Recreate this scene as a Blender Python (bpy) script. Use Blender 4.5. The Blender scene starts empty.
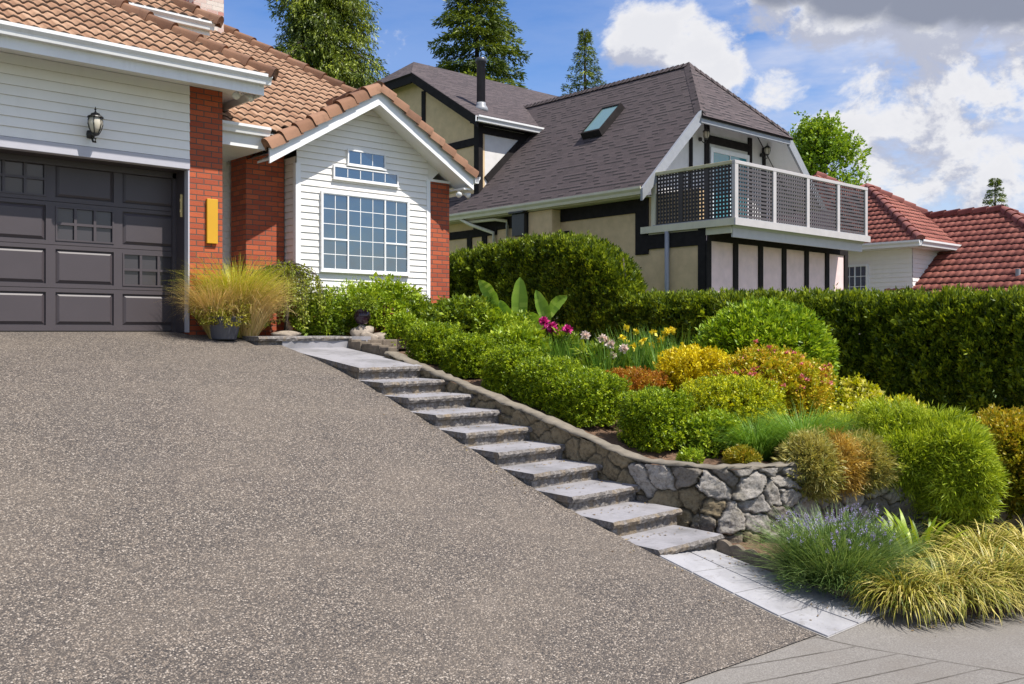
import bpy, math, random
import numpy as np
from mathutils import Vector

# ------------------------------------------------------------------ camera, light, sky
S = bpy.context.scene
COL = S.collection
YAW = 42.15
F = 930.0                                   # focal length in pixels of the 1024 px wide frame
cu, cv = math.sin(math.radians(YAW)), math.cos(math.radians(YAW))
cam_d = bpy.data.cameras.new("camera")
cam = bpy.data.objects.new("camera", cam_d); COL.objects.link(cam)
cam.location = (0, 0, 0)
cam.rotation_euler = (math.radians(90), 0, math.radians(-YAW))
cam_d.sensor_width = 36; cam_d.lens = F / 1024 * 36
cam_d.shift_y = -11 / 1024
cam_d.clip_start = 0.1; cam_d.clip_end = 2000
S.camera = cam
HZ = 331.0

SUN = Vector((0.165, -0.40, 0.68)).normalized()
sl = bpy.data.lights.new("sun", 'SUN'); sl.energy = 5.0; sl.angle = math.radians(0.55); sl.color = (1.0, 0.95, 0.87)
so = bpy.data.objects.new("sun", sl); COL.objects.link(so)
so.rotation_euler = (-SUN).to_track_quat('-Z', 'Y').to_euler()
so.location = (5, -10, 20)
S.view_settings.view_transform = 'Standard'; S.view_settings.look = 'None'
S.view_settings.gamma = 1; S.view_settings.use_curve_mapping = False
S.view_settings.exposure = 0.44
S.render.engine = 'CYCLES'
S.cycles.use_denoising = True
S.cycles.max_bounces = 6; S.cycles.diffuse_bounces = 3; S.cycles.glossy_bounces = 2
S.cycles.transmission_bounces = 3; S.cycles.transparent_max_bounces = 4

W = bpy.data.worlds.new("World"); S.world = W; W.use_nodes = True
wt = W.node_tree; wt.nodes.clear()

def nd(t, typ, ins=None, **kw):
    n = t.nodes.new(typ)
    for k, v in kw.items(): setattr(n, k, v)
    for k, v in (ins or {}).items():
        if isinstance(v, bpy.types.NodeSocket): t.links.new(v, n.inputs[k])
        else: n.inputs[k].default_value = v
    return n
def mth(t, op, a, b=0.0, c=0.0, clamp=False):
    n = nd(t, 'ShaderNodeMath', {0: a, 1: b, 2: c}, operation=op); n.use_clamp = clamp
    return n.outputs[0]
def vmth(t, op, a, b=(0, 0, 0)):
    n = nd(t, 'ShaderNodeVectorMath', {0: a, 1: b}, operation=op)
    return n.outputs['Value'] if op in ('DOT_PRODUCT', 'LENGTH', 'DISTANCE') else n.outputs[0]
def mixc(t, f, a, b, bt='MIX'):
    n = nd(t, 'ShaderNodeMix', data_type='RGBA', blend_type=bt)
    for k, v in ((0, f), (6, a), (7, b)):
        if isinstance(v, bpy.types.NodeSocket): t.links.new(v, n.inputs[k])
        else: n.inputs[k].default_value = v if k == 0 else (tuple(v) + (1,) if len(v) == 3 else v)
    return n.outputs[2]
def sstep(t, x, a, b):
    n = nd(t, 'ShaderNodeMapRange', {0: x, 1: a, 2: b, 3: 0.0, 4: 1.0}, interpolation_type='SMOOTHSTEP')
    return n.outputs[0]

def ray(px, py):
    """direction (u, v, z) per metre of depth for a pixel of the photograph"""
    a = (px - 512) / F
    return Vector((cv * a + cu, -cu * a + cv, (HZ - py) / F))
def at_u(px, u): r = ray(px, 0); Y = u / r.x; return u, r.y * Y, Y
def at_v(px, v): r = ray(px, 0); Y = v / r.y; return r.x * Y, v, Y
def at_Y(px, Y): r = ray(px, 0); return r.x * Y, r.y * Y, Y

def build_sky():
    t = wt
    sky = nd(t, 'ShaderNodeTexSky', sky_type='NISHITA', sun_disc=False, sun_elevation=math.asin(SUN.z),
             sun_rotation=math.atan2(SUN.x, SUN.y), air_density=1.0, dust_density=0.6, ozone_density=2.5)
    hs = nd(t, 'ShaderNodeHueSaturation', {'Hue': 0.512, 'Saturation': 1.32, 'Value': 1.75, 'Color': sky.outputs[0]})
    d = nd(t, 'ShaderNodeTexCoord').outputs['Generated']
    def dens(off):
        p = vmth(t, 'ADD', d, off)
        q = vmth(t, 'MULTIPLY', p, (1, 1, 1.55))
        n1 = nd(t, 'ShaderNodeTexNoise', {'Vector': q, 'Scale': 10.0, 'Detail': 10.0, 'Roughness': 0.62, 'Distortion': 0.2}).outputs[0]
        n1 = mth(t, 'MULTIPLY_ADD', n1, 1.3, -.15)
        total = None
        # soft heaps of cumulus: direction through a photo pixel, radius, weight
        for px, py, r, w in ((760, 150, .07, .16), (1000, 90, .10, .30), (900, 110, .10, .28), (650, 42, .055, .34), (690, 55, .055, .34), (715, 75, .05, .30), (780, 92, .045, .30), (690, 22, .03, .18),
                             (905, 75, .08, .32), (960, 95, .09, .30), (880, 150, .09, .32), (930, 165, .08, .32), (985, 125, .10, .30), (840, 130, .06, .25), (1010, 60, .06, .22),
                             (1010, 165, .09, .28), (860, 2, .085, .40), (950, 0, .09, .42), (1040, 4, .10, .38), (785, -8, .06, .30),
                             (760, 175, .12, .14), (1150, 60, .2, .25)):
            c = ray(px, py).normalized()
            e = vmth(t, 'MULTIPLY', vmth(t, 'SUBTRACT', p, tuple(c)), (1, 1, 1.5))
            g = mth(t, 'MULTIPLY', sstep(t, vmth(t, 'LENGTH', e), r * 1.45, r * .15), w + .05)
            total = g if total is None else mth(t, 'MAXIMUM', total, g)
        return mth(t, 'ADD', n1, total), n1
    a, n1 = dens((0, 0, 0))
    b, _ = dens((0.006, -0.012, 0.026))          # a step towards the sun: thick there means shade here
    cover = sstep(t, a, 0.62, 0.82)
    shade = sstep(t, mth(t, 'SUBTRACT', b, a), -0.05, 0.14)
    core = sstep(t, a, 0.70, 0.98)
    top = ray(900, -2).normalized()
    sx = nd(t, 'ShaderNodeSeparateXYZ', {0: d})
    dark = None
    for px, py, r in ((790, -14, .06), (860, -8, .075), (935, -4, .075), (1010, -2, .08), (1080, 0, .09)):
        e = vmth(t, 'MULTIPLY', vmth(t, 'SUBTRACT', d, tuple(ray(px, py).normalized())), (1, 1, 2.2))
        g = sstep(t, vmth(t, 'LENGTH', e), r * 1.2, r * .35); dark = g if dark is None else mth(t, 'MAXIMUM', dark, g)
    high = sstep(t, mth(t, 'MULTIPLY_ADD', n1, .8, mth(t, 'MULTIPLY', dark, .6)), .58, 1.0)
    lit = mixc(t, shade, (9.0, 9.0, 9.3), (5.0, 5.3, 6.5))
    lit = mixc(t, mth(t, 'MULTIPLY', core, 0.25), lit, (6.0, 6.3, 7.2))
    lit = mixc(t, high, lit, (2.9, 3.2, 4.1))
    # thin high veil, denser to the right of the picture
    veil_n = nd(t, 'ShaderNodeTexNoise', {'Vector': vmth(t, 'MULTIPLY', d, (1, 1, 4)), 'Scale': 3.0, 'Detail': 6.0, 'Roughness': 0.6}).outputs[0]
    right = sstep(t, vmth(t, 'DOT_PRODUCT', d, tuple(ray(1100, 150).normalized())), 0.86, 0.99)
    veil = mth(t, 'MULTIPLY', sstep(t, veil_n, 0.30, 0.66), mth(t, 'MULTIPLY_ADD', right, 0.95, 0.20))
    base = mixc(t, veil, hs.outputs[0], (6.4, 7.0, 8.8))
    # broken bright cloud added to the unseen sky behind, for neutral fill light
    away = sstep(t, vmth(t, 'DOT_PRODUCT', d, (cu, cv, 0.0)), 0.62, 0.25)
    fill_cloud = sstep(t, nd(t, 'ShaderNodeTexNoise', {'Vector': vmth(t, 'MULTIPLY', d, (1, 1, 1.5)), 'Scale': 3.2, 'Detail': 8.0, 'Roughness': 0.6}).outputs[0], .44, .62)
    base = mixc(t, mth(t, 'MULTIPLY', away, fill_cloud), base, (9.3, 9.1, 8.9))
    col = mixc(t, mth(t, 'MAXIMUM', cover, high), base, lit)
    bg = nd(t, 'ShaderNodeBackground', {'Color': col, 'Strength': 0.072})
    out = nd(t, 'ShaderNodeOutputWorld', {'Surface': bg.outputs[0]})
build_sky()

# ------------------------------------------------------------------ mesh tools
class MB:
    def __init__(s): s.v = []; s.f = []; s.uv = []; s.mi = []; s.n = 0
    def add(s, vs, fs, uvs=None, m=0):
        b = s.n
        s.v.extend([tuple(map(float, p)) for p in vs]); s.n += len(vs)
        for i, f in enumerate(fs):
            s.f.append(tuple(b + k for k in f)); s.mi.append(m)
            s.uv.append(uvs[i] if uvs else None)
        return s
    def box(s, x0, x1, y0, y1, z0, z1, m=0):
        if x0 > x1: x0, x1 = x1, x0
        if y0 > y1: y0, y1 = y1, y0
        if z0 > z1: z0, z1 = z1, z0
        v = [(x0, y0, z0), (x1, y0, z0), (x1, y1, z0), (x0, y1, z0), (x0, y0, z1), (x1, y0, z1), (x1, y1, z1), (x0, y1, z1)]
        return s.add(v, [(0, 3, 2, 1), (4, 5, 6, 7), (0, 1, 5, 4), (1, 2, 6, 5), (2, 3, 7, 6), (3, 0, 4, 7)], m=m)
    def prism(s, poly, d, m=0):
        """closed prism: planar polygon swept along vector d"""
        n = len(poly); d = Vector(d)
        a = [Vector(p) for p in poly]; b = [p + d for p in a]
        fs = [tuple(range(n))[::-1], tuple(range(n, 2 * n))] + [(i, (i + 1) % n, n + (i + 1) % n, n + i) for i in range(n)]
        return s.add(a + b, fs, m=m)
    def beam(s, p0, p1, w, h, side, m=0):
        """bar from p0 to p1, width w along 'side', height h square to both"""
        p0, p1, side = Vector(p0), Vector(p1), Vector(side).normalized()
        ax = (p1 - p0).normalized(); up = ax.cross(side).normalized()
        side = up.cross(ax).normalized()
        q = [side * (w / 2) * i + up * (h / 2) * j for i, j in ((-1, -1), (1, -1), (1, 1), (-1, 1))]
        return s.prism([p0 + k for k in q], p1 - p0, m)
    def tube(s, pts, r, n=8, m=0, caps=True):
        pts = [Vector(p) for p in pts]; rs = r if hasattr(r, '__len__') else [r] * len(pts)
        rings = []
        for i, p in enumerate(pts):
            d = (pts[min(i + 1, len(pts) - 1)] - pts[max(i - 1, 0)]).normalized()
            x = d.cross(Vector((0, 0, 1)))
            if x.length < 1e-3: x = Vector((1, 0, 0))
            x.normalize(); y = d.cross(x)
            rings += [p + (x * math.cos(2 * math.pi * k / n) + y * math.sin(2 * math.pi * k / n)) * rs[i] for k in range(n)]
        fs = []
        for i in range(len(pts) - 1):
            for k in range(n):
                fs.append((i * n + k, i * n + (k + 1) % n, (i + 1) * n + (k + 1) % n, (i + 1) * n + k))
        if caps: fs += [tuple(range(n))[::-1], tuple((len(pts) - 1) * n + k for k in range(n))]
        return s.add(rings, fs, m=m)
    def lathe(s, c, prof, n=24, m=0):
        c = Vector(c); vs = []
        for r, z in prof:
            vs += [c + Vector((r * math.cos(2 * math.pi * k / n), r * math.sin(2 * math.pi * k / n), z)) for k in range(n)]
        fs = [(i * n + k, i * n + (k + 1) % n, (i + 1) * n + (k + 1) % n, (i + 1) * n + k) for i in range(len(prof) - 1) for k in range(n)]
        fs += [tuple(range(n))[::-1], tuple((len(prof) - 1) * n + k for k in range(n))]
        return s.add(vs, fs, m=m)
    def build(s, name, mats, parent=None, smooth=False, bevel=0, seg=2):
        o0 = Vector(parent['_o']) if parent is not None and '_o' in parent else Vector((0, 0, 0))
        me = bpy.data.meshes.new(name)
        me.from_pydata([(x - o0.x, y - o0.y, z - o0.z) for x, y, z in s.v], [], s.f)
        uvl = me.uv_layers.new(name="UVMap")
        co = s.v; data = np.zeros((len(me.loops), 2), np.float32); li = 0
        for f, uv in zip(s.f, s.uv):
            if uv is None:
                a, b, c = (np.array(co[f[k]]) for k in (0, 1, 2))
                n = np.abs(np.cross(b - a, c - a)); k = int(np.argmax(n))
                ij = ((1, 2), (0, 2), (0, 1))[k]
                uv = [(co[q][ij[0]], co[q][ij[1]]) for q in f]
            for q in uv: data[li] = q; li += 1
        uvl.data.foreach_set('uv', data.ravel())
        for mt in (mats if isinstance(mats, (list, tuple)) else [mats]): me.materials.append(mt)
        me.polygons.foreach_set('material_index', s.mi)
        if smooth: me.polygons.foreach_set('use_smooth', [True] * len(me.polygons))
        me.update()
        o = bpy.data.objects.new(name, me); COL.objects.link(o)
        if parent is not None: o.parent = parent; o['_o'] = tuple(o0)
        if bevel:
            bm = o.modifiers.new("bevel", 'BEVEL'); bm.width = bevel; bm.segments = seg; bm.limit_method = 'ANGLE'; bm.angle_limit = math.radians(40)
        return o

def np_mesh(name, verts, faces, mat, parent=None, attrs=None, smooth=False, uv=None):
    """fast mesh from arrays; faces (n,3) or (n,4); attrs: {name: per-face or per-vertex float array}"""
    o0 = np.array(parent['_o']) if parent is not None and '_o' in parent else np.zeros(3)
    me = bpy.data.meshes.new(name)
    nv, (nf, k) = len(verts), faces.shape
    me.vertices.add(nv); me.vertices.foreach_set('co', (verts - o0).astype(np.float32).ravel())
    me.loops.add(nf * k); me.loops.foreach_set('vertex_index', faces.astype(np.int32).ravel())
    me.polygons.add(nf); me.polygons.foreach_set('loop_start', np.arange(0, nf * k, k, dtype=np.int32))
    me.polygons.foreach_set('loop_total', np.full(nf, k, np.int32))
    if smooth: me.polygons.foreach_set('use_smooth', np.ones(nf, bool))
    me.update(calc_edges=True)
    for a, arr in (attrs or {}).items():
        at = me.attributes.new(a, 'FLOAT', 'FACE' if len(arr) == nf else 'POINT'); at.data.foreach_set('value', np.asarray(arr, np.float32))
    if uv is not None:
        l = me.uv_layers.new(name="UVMap"); l.data.foreach_set('uv', uv[faces.ravel()].astype(np.float32).ravel())
    me.materials.append(mat)
    o = bpy.data.objects.new(name, me); COL.objects.link(o)
    if parent is not None: o.parent = parent; o['_o'] = tuple(o0)
    return o

def tag(o, label, cat, group=None):
    o['label'] = label; o['category'] = cat
    if group: o['group'] = group
    return o
def thing(name, loc, label, cat, group=None):
    o = bpy.data.objects.new(name, None); COL.objects.link(o); o.location = loc
    o.empty_display_size = 0.2; o['_o'] = tuple(loc)
    return tag(o, label, cat, group)
def structure(o): o['kind'] = 'structure'; return o

# ------------------------------------------------------------------ materials
def mat(name):
    m = bpy.data.materials.new(name); m.use_nodes = True; t = m.node_tree; t.nodes.clear()
    p = nd(t, 'ShaderNodeBsdfPrincipled'); o = nd(t, 'ShaderNodeOutputMaterial', {'Surface': p.outputs[0]})
    return m, t, p
def setp(t, p, **k):
    names = {'col': 'Base Color', 'rough': 'Roughness', 'metal': 'Metallic', 'spec': 'Specular IOR Level', 'normal': 'Normal', 'ior': 'IOR'}
    for a, v in k.items():
        s = p.inputs[names[a]]
        if isinstance(v, bpy.types.NodeSocket): t.links.new(v, s)
        else: s.default_value = tuple(v) + (1,) if a == 'col' else v
def pos(t): return nd(t, 'ShaderNodeNewGeometry').outputs['Position']
def noise(t, vec, scale, detail=4, rough=.55): return nd(t, 'ShaderNodeTexNoise', {'Vector': vec, 'Scale': scale, 'Detail': detail, 'Roughness': rough}).outputs[0]
def bump(t, h, st=.3, dist=.01): return nd(t, 'ShaderNodeBump', {'Strength': st, 'Distance': dist, 'Height': h}).outputs[0]
def ramp(t, f, stops):
    n = nd(t, 'ShaderNodeValToRGB', {0: f}); e = n.color_ramp.elements
    while len(e) < len(stops): e.new(0.5)
    for k, (p, c) in enumerate(stops): e[k].position = p; e[k].color = tuple(c) + (1,)
    return n.outputs[0]

def plain(name, c, rough=.5, var=.12, scale=6, metal=0, grime=0.0, spec=.5, bmp=0.0):
    m, t, p = mat(name); P = pos(t)
    n = noise(t, P, scale, 5)
    k = nd(t, 'ShaderNodeMapRange', {0: n, 1: .3, 2: .7, 3: 1 - var, 4: 1 + var}).outputs[0]
    col = vmth(t, 'MULTIPLY', tuple(c), nd(t, 'ShaderNodeCombineXYZ', {0: k, 1: k, 2: k}).outputs[0])
    if grime:
        g = sstep(t, noise(t, vmth(t, 'MULTIPLY', P, (3, 3, .7)), 3.0, 6, .65), .5, .8)
        col = mixc(t, mth(t, 'MULTIPLY', g, grime), col, (c[0] * .45, c[1] * .42, c[2] * .36))
    setp(t, p, col=col, rough=rough, metal=metal, spec=spec)
    if bmp: setp(t, p, normal=bump(t, noise(t, P, scale * 14, 3), bmp, .004))
    return m

M = {}
M['siding'] = plain('white vinyl siding', (.80, .775, .73), .45, .03, 3, grime=.10)
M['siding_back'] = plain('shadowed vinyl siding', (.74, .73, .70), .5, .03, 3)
M['lap'] = plain('siding lap shadow and grime', (.36, .31, .24), .8, .2, 9)  # shadow line and grime under each lap, put into the lip colour
M['trim'] = plain('white painted trim', (.80, .80, .80), .4, .03, 4, grime=.12)
M['gutter'] = plain('white enamel gutter', (.74, .74, .74), .35, .04, 3, grime=.22)
M['door'] = plain('charcoal painted steel door', (.060, .049, .054), .5, .05, 3)
M['door_glass'] = plain('dark door glass', (.05, .045, .05), .12, .05, 3)
M['door_trim'] = plain('grey lilac painted casing', (.43, .42, .46), .45, .05, 3)
M['black_metal'] = plain('black powder coated metal', (.018, .017, .017), .4, .2, 20)
M['timber'] = plain('dark stained timber', (.020, .017, .017), .85, .25, 8, spec=.15)
M['steel'] = plain('grey painted metal', (.28, .29, .31), .4, .08, 8)
M['vent'] = plain('dark vent pipe', (.05, .05, .06), .35, .15, 8)
M['yellow'] = plain('mustard yellow board', (.58, .31, .012), .5, .03, 4)
M['brass'] = plain('brass handle', (.62, .48, .20), .35, .1, 9)
M['stucco'] = plain('tan stucco', (.62, .455, .265), .9, .10, 5, bmp=.5)
M['stucco_white'] = plain('pale pink stucco', (.80, .59, .58), .9, .08, 5, bmp=.6)
M['stucco_grey'] = plain('pale stucco', (.66, .64, .62), .9, .06, 5, bmp=.5)
M['cream'] = plain('cream painted fascia', (.62, .58, .44), .45, .06, 4, grime=.15)
M['rail_cap'] = plain('weathered cream rail', (.50, .46, .28), .5, .12, 6)
M['rail'] = plain('white painted rail', (.47, .44, .435), .45, .05, 6)
M['lattice'] = plain('dark brown lattice slats', (.040, .034, .034), .5, .15, 9)
M['louvre'] = plain('grey louvre slats', (.085, .072, .074), .5, .08, 9)
M['mortar_cap'] = plain('weathered concrete cap', (.18, .155, .12), .85, .25, 9, grime=.35, bmp=.6)
M['concrete'] = plain('concrete', (.40, .38, .35), .85, .15, 9, grime=.25, bmp=.5)
M['foundation'] = plain('painted terracotta foundation', (.30, .075, .04), .7, .15, 8)
M['soil'] = plain('bark mulch', (.13, .075, .045), .95, .5, 30, bmp=1.0)
M['bark'] = plain('brown bark', (.055, .040, .030), .9, .35, 18, bmp=.8)
M['twig'] = plain('grey brown twigs', (.085, .062, .042), .85, .3, 25)
M['pot_grey'] = plain('grey plastic pot', (.085, .085, .10), .5, .1, 8)
M['pot_glaze'] = plain('aubergine glazed pot', (.035, .016, .028), .12, .2, 8)
M['rock'] = plain('field rock', (.30, .25, .20), .9, .35, 12, grime=.4, bmp=1.0)
M['block'] = plain('weathered garden block', (.17, .135, .10), .9, .35, 10, grime=.4, bmp=1.0)
M['lawn'] = plain('rough turf', (.07, .11, .025), .95, .4, 3, bmp=1.0)
M['asphalt'] = plain('asphalt', (.055, .054, .055), .9, .2, 25, bmp=1.0)
M['curtain'] = plain('net curtain', (.6, .6, .6), .9, .05, 9)

def glass(name, c, rough=.03, ior=2.0):
    m, t, p = mat(name); setp(t, p, col=c, rough=rough, ior=ior, spec=.5)
    n = noise(t, pos(t), 1.6, 2); setp(t, p, normal=bump(t, n, .10, .06)); return m
M['glass'] = glass('window glass', (.010, .034, .070), ior=2.5)
M['glass_teal'] = glass('teal door glass', (.03, .22, .26), ior=2.0)
M['glass_sky'] = glass('skylight glass', (.16, .26, .25), .15, 2.2)
M['glass_lamp'] = glass('lamp glass', (.55, .50, .40), .15, 1.6)

def brick(name, c1, c2, mortar, bw=.205, rh=.0745, mort=.010, bmp=.6, dirt=.35):
    m, t, p = mat(name)
    uv = nd(t, 'ShaderNodeTexCoord').outputs['UV']
    b = nd(t, 'ShaderNodeTexBrick', {'Vector': uv, 'Color1': (0, 0, 0, 1), 'Color2': (1, 1, 1, 1), 'Mortar': (.5, .5, .5, 1), 'Scale': 1.0,
           'Mortar Size': mort / 2, 'Mortar Smooth': .25, 'Bias': 0.0, 'Brick Width': bw, 'Row Height': rh})
    cell = nd(t, 'ShaderNodeSeparateColor', {0: b.outputs[0]}).outputs[0]
    n = noise(t, pos(t), 55, 5, .65)
    col = mixc(t, cell, c1, c2)
    col = mixc(t, mth(t, 'MULTIPLY', sstep(t, n, .42, .75), dirt), col, tuple(x * .42 for x in c1))
    col = mixc(t, b.outputs['Fac'], col, mortar)
    h = mth(t, 'ADD', mth(t, 'MULTIPLY', mth(t, 'SUBTRACT', 1.0, b.outputs['Fac']), 1.0), mth(t, 'MULTIPLY', n, .25))
    setp(t, p, col=col, rough=.82, normal=bump(t, h, bmp, .012)); return m
M['brick'] = brick('orange red brick', (.46, .098, .034), (.30, .055, .022), (.10, .065, .05), mort=.015)
M['chimney_brick'] = brick('pink and white brick', (.62, .56, .50), (.40, .13, .10), (.50, .46, .42))

def shingle():
    m, t, p = mat('dark asphalt shingle')
    uv = nd(t, 'ShaderNodeTexCoord').outputs['UV']
    wob = vmth(t, 'ADD', uv, vmth(t, 'MULTIPLY', nd(t, 'ShaderNodeTexNoise', {'Vector': uv, 'Scale': 9.0, 'Detail': 2.0}).outputs['Color'], (.03, .004, 0)))
    b = nd(t, 'ShaderNodeTexBrick', {'Vector': wob, 'Color1': (0, 0, 0, 1), 'Color2': (1, 1, 1, 1), 'Mortar': (.5, .5, .5, 1), 'Scale': 1.0,
           'Mortar Size': .004, 'Mortar Smooth': .1, 'Brick Width': .19, 'Row Height': .13})
    b.offset = .37
    cell = nd(t, 'ShaderNodeSeparateColor', {0: b.outputs[0]}).outputs[0]
    s = nd(t, 'ShaderNodeSeparateXYZ', {0: wob})
    row = mth(t, 'FRACT', mth(t, 'DIVIDE', s.outputs[1], .13))      # 0 at the butt of a course
    n = noise(t, pos(t), 160, 3, .7); big = noise(t, pos(t), .8, 4)
    col = mixc(t, cell, (.048, .035, .036), (.105, .078, .079))
    col = mixc(t, mth(t, 'MULTIPLY', sstep(t, n, .35, .7), .4), col, (.075, .058, .06))
    col = mixc(t, mth(t, 'MULTIPLY', sstep(t, big, .45, .75), .2), col, (.13, .105, .10))
    # laminated tabs: thick ones throw a step at their lower edge
    h = mth(t, 'ADD', mth(t, 'MULTIPLY', mth(t, 'SUBTRACT', 1.0, row), mth(t, 'MULTIPLY_ADD', cell, .9, .25)), mth(t, 'MULTIPLY', n, .2))
    tab_shadow = mth(t, 'MULTIPLY', mth(t, 'LESS_THAN', row, mth(t, 'MULTIPLY_ADD', mth(t, 'GREATER_THAN', cell, .56), .40, .06)), .93)
    col = mixc(t, tab_shadow, col, (.012, .009, .010))  # dark dashes: shadow lines of the thick tabs, painted into the colour
    setp(t, p, col=col, rough=.92, normal=bump(t, h, .7, .02)); return m
M['shingle'] = shingle()

def tile(name, a, b, c):
    m, t, p = mat(name)
    r = nd(t, 'ShaderNodeAttribute', attribute_name='rnd').outputs['Fac']
    P = pos(t); n = noise(t, P, 9, 6, .65); n2 = noise(t, P, 90, 3)
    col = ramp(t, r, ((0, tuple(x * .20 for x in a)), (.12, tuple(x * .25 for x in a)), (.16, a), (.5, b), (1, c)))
    col = mixc(t, mth(t, 'MULTIPLY', sstep(t, n, .48, .78), .45), col, tuple(x * .45 for x in a))
    col = mixc(t, mth(t, 'MULTIPLY', sstep(t, noise(t, P, 23, 4), .62, .78), .35), col, (.16, .14, .10))
    setp(t, p, col=col, rough=.85, normal=bump(t, n2, .35, .006)); return m
M['tile'] = tile('tan clay tile', (.29, .157, .092), (.37, .215, .130), (.44, .275, .178))
M['tile_cap'] = tile('brown clay ridge tile', (.145, .068, .036), (.20, .098, .053), (.26, .138, .082))
M['tile_red'] = tile('red clay tile', (.205, .056, .040), (.27, .082, .058), (.335, .115, .082))
M['tile_red_cap'] = tile('red ridge tile', (.17, .05, .04), (.22, .07, .055), (.27, .095, .075))

def aggregate():
    m, t, p = mat('exposed aggregate'); P = pos(t)
    v = nd(t, 'ShaderNodeTexVoronoi', {'Vector': P, 'Scale': 84.0, 'Randomness': 1.0})
    v2 = nd(t, 'ShaderNodeTexVoronoi', {'Vector': P, 'Scale': 120.0})
    r = nd(t, 'ShaderNodeSeparateColor', {0: v.outputs['Color']}); r2 = nd(t, 'ShaderNodeSeparateColor', {0: v2.outputs['Color']})
    stone = ramp(t, r.outputs[0], ((0, (.018, .017, .019)), (.25, (.055, .047, .042)), (.5, (.135, .108, .085)), (.70, (.22, .175, .135)), (.86, (.34, .285, .23)), (1, (.44, .385, .325))))
    stone2 = ramp(t, r2.outputs[1], ((0, (.030, .027, .027)), (.5, (.125, .103, .082)), (1, (.32, .27, .22))))
    col = mixc(t, mth(t, 'GREATER_THAN', r.outputs[2], .55), stone, stone2)
    col = mixc(t, sstep(t, v.outputs['Distance'], .42, .72), col, (.075, .062, .052))
    big = noise(t, P, .9, 6, .62); mid = noise(t, P, 5, 4, .6)
    col = mixc(t, mth(t, 'MULTIPLY', sstep(t, big, .38, .70), .45), col, mixc(t, .6, col, (.215, .175, .135)))
    blot = noise(t, vmth(t, 'MULTIPLY', P, (1, .6, 1)), .42, 5, .6)
    col = mixc(t, mth(t, 'MULTIPLY', sstep(t, blot, .50, .72), .45), col, mixc(t, .55, col, (.075, .066, .064)))
    col = mixc(t, mth(t, 'MULTIPLY', sstep(t, noise(t, P, 2.6, 5), .62, .8), .35), col, (.25, .21, .175))
    col = mixc(t, mth(t, 'MULTIPLY', sstep(t, mid, .50, .78), .32), col, (.065, .056, .05))
    h = mth(t, 'SUBTRACT', 1.0, v.outputs['Distance'])
    setp(t, p, col=col, rough=.8, normal=bump(t, h, .75, .012)); return m
M['aggregate'] = aggregate()

def sidewalk_mat():
    m, t, p = mat('scored sidewalk concrete'); P = pos(t)
    s = nd(t, 'ShaderNodeSeparateXYZ', {0: P}); u, v = s.outputs[0], s.outputs[1]
    wob = mth(t, 'MULTIPLY', mth(t, 'SUBTRACT', noise(t, P, 9, 3), .5), .014)
    q = mth(t, 'ADD', mth(t, 'ADD', mth(t, 'MULTIPLY', u, .27), mth(t, 'MULTIPLY', v, .963)), wob)
    fr = mth(t, 'FRACT', mth(t, 'DIVIDE', q, .205))
    groove = mth(t, 'LESS_THAN', mth(t, 'ABSOLUTE', mth(t, 'SUBTRACT', fr, .5)), .035)
    edge = mth(t, 'ADD', mth(t, 'SUBTRACT', u, mth(t, 'MULTIPLY', mth(t, 'SUBTRACT', 3.38, v), .40)), wob)
    inside = mth(t, 'LESS_THAN', edge, 5.86)
    joint = mth(t, 'LESS_THAN', mth(t, 'ABSOLUTE', mth(t, 'SUBTRACT', edge, 5.88)), .010)
    g = mth(t, 'MAXIMUM', mth(t, 'MULTIPLY', groove, inside), joint)
    fine = noise(t, P, 85, 4, .8); big = noise(t, P, 1.3, 6, .65)
    col = ramp(t, fine, ((.25, (.085, .078, .07)), (.5, (.185, .170, .152)), (.75, (.31, .29, .265))))
    col = mixc(t, mth(t, 'MULTIPLY', sstep(t, big, .42, .72), .45), col, (.145, .125, .105))
    col = mixc(t, mth(t, 'MULTIPLY', g, mth(t, 'MULTIPLY_ADD', sstep(t, noise(t, P, 4, 4), .35, .6), .5, .4)), col, (.06, .05, .04))
    h = mth(t, 'SUBTRACT', mth(t, 'MULTIPLY', fine, .2), g)
    setp(t, p, col=col, rough=.88, normal=bump(t, h, .8, .012)); return m
M['sidewalk'] = sidewalk_mat()

def slab_mat(name, c, dark):
    m, t, p = mat(name); P = pos(t)
    n = noise(t, P, 2.2, 7, .65); f = noise(t, P, 95, 3)
    col = mixc(t, sstep(t, n, .38, .72), c, dark)
    col = mixc(t, mth(t, 'MULTIPLY', f, .35), col, tuple(x * .6 for x in c))
    dirt = noise(t, vmth(t, 'MULTIPLY', P, (1, 2.2, 1)), 7, 6, .7)
    col = mixc(t, mth(t, 'MULTIPLY', sstep(t, dirt, .55, .75), .55), col, (.13, .115, .09))
    speck = noise(t, P, 48, 2)
    col = mixc(t, mth(t, 'MULTIPLY', sstep(t, speck, .66, .74), .6), col, (.10, .095, .09))
    setp(t, p, col=col, rough=.7, normal=bump(t, f, .35, .004)); return m
M['slab'] = slab_mat('grey basalt tread', (.31, .30, .315), (.17, .165, .168))
M['paver'] = slab_mat('pale grey path paver', (.36, .355, .37), (.24, .235, .245))

def rough_edge():
    m, t, p = mat('split stone edge'); P = pos(t)
    n = noise(t, P, 26, 5, .7); n2 = noise(t, vmth(t, 'MULTIPLY', P, (5, 5, 1)), 1.4, 3)
    col = ramp(t, n, ((.3, (.08, .072, .065)), (.52, (.19, .17, .155)), (.7, (.34, .32, .31))))
    col = mixc(t, mth(t, 'MULTIPLY', sstep(t, n2, .48, .66), .5), col, (.27, .19, .095))
    setp(t, p, col=col, rough=.9, normal=bump(t, n, 1.0, .03)); return m
M['split'] = rough_edge()

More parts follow.
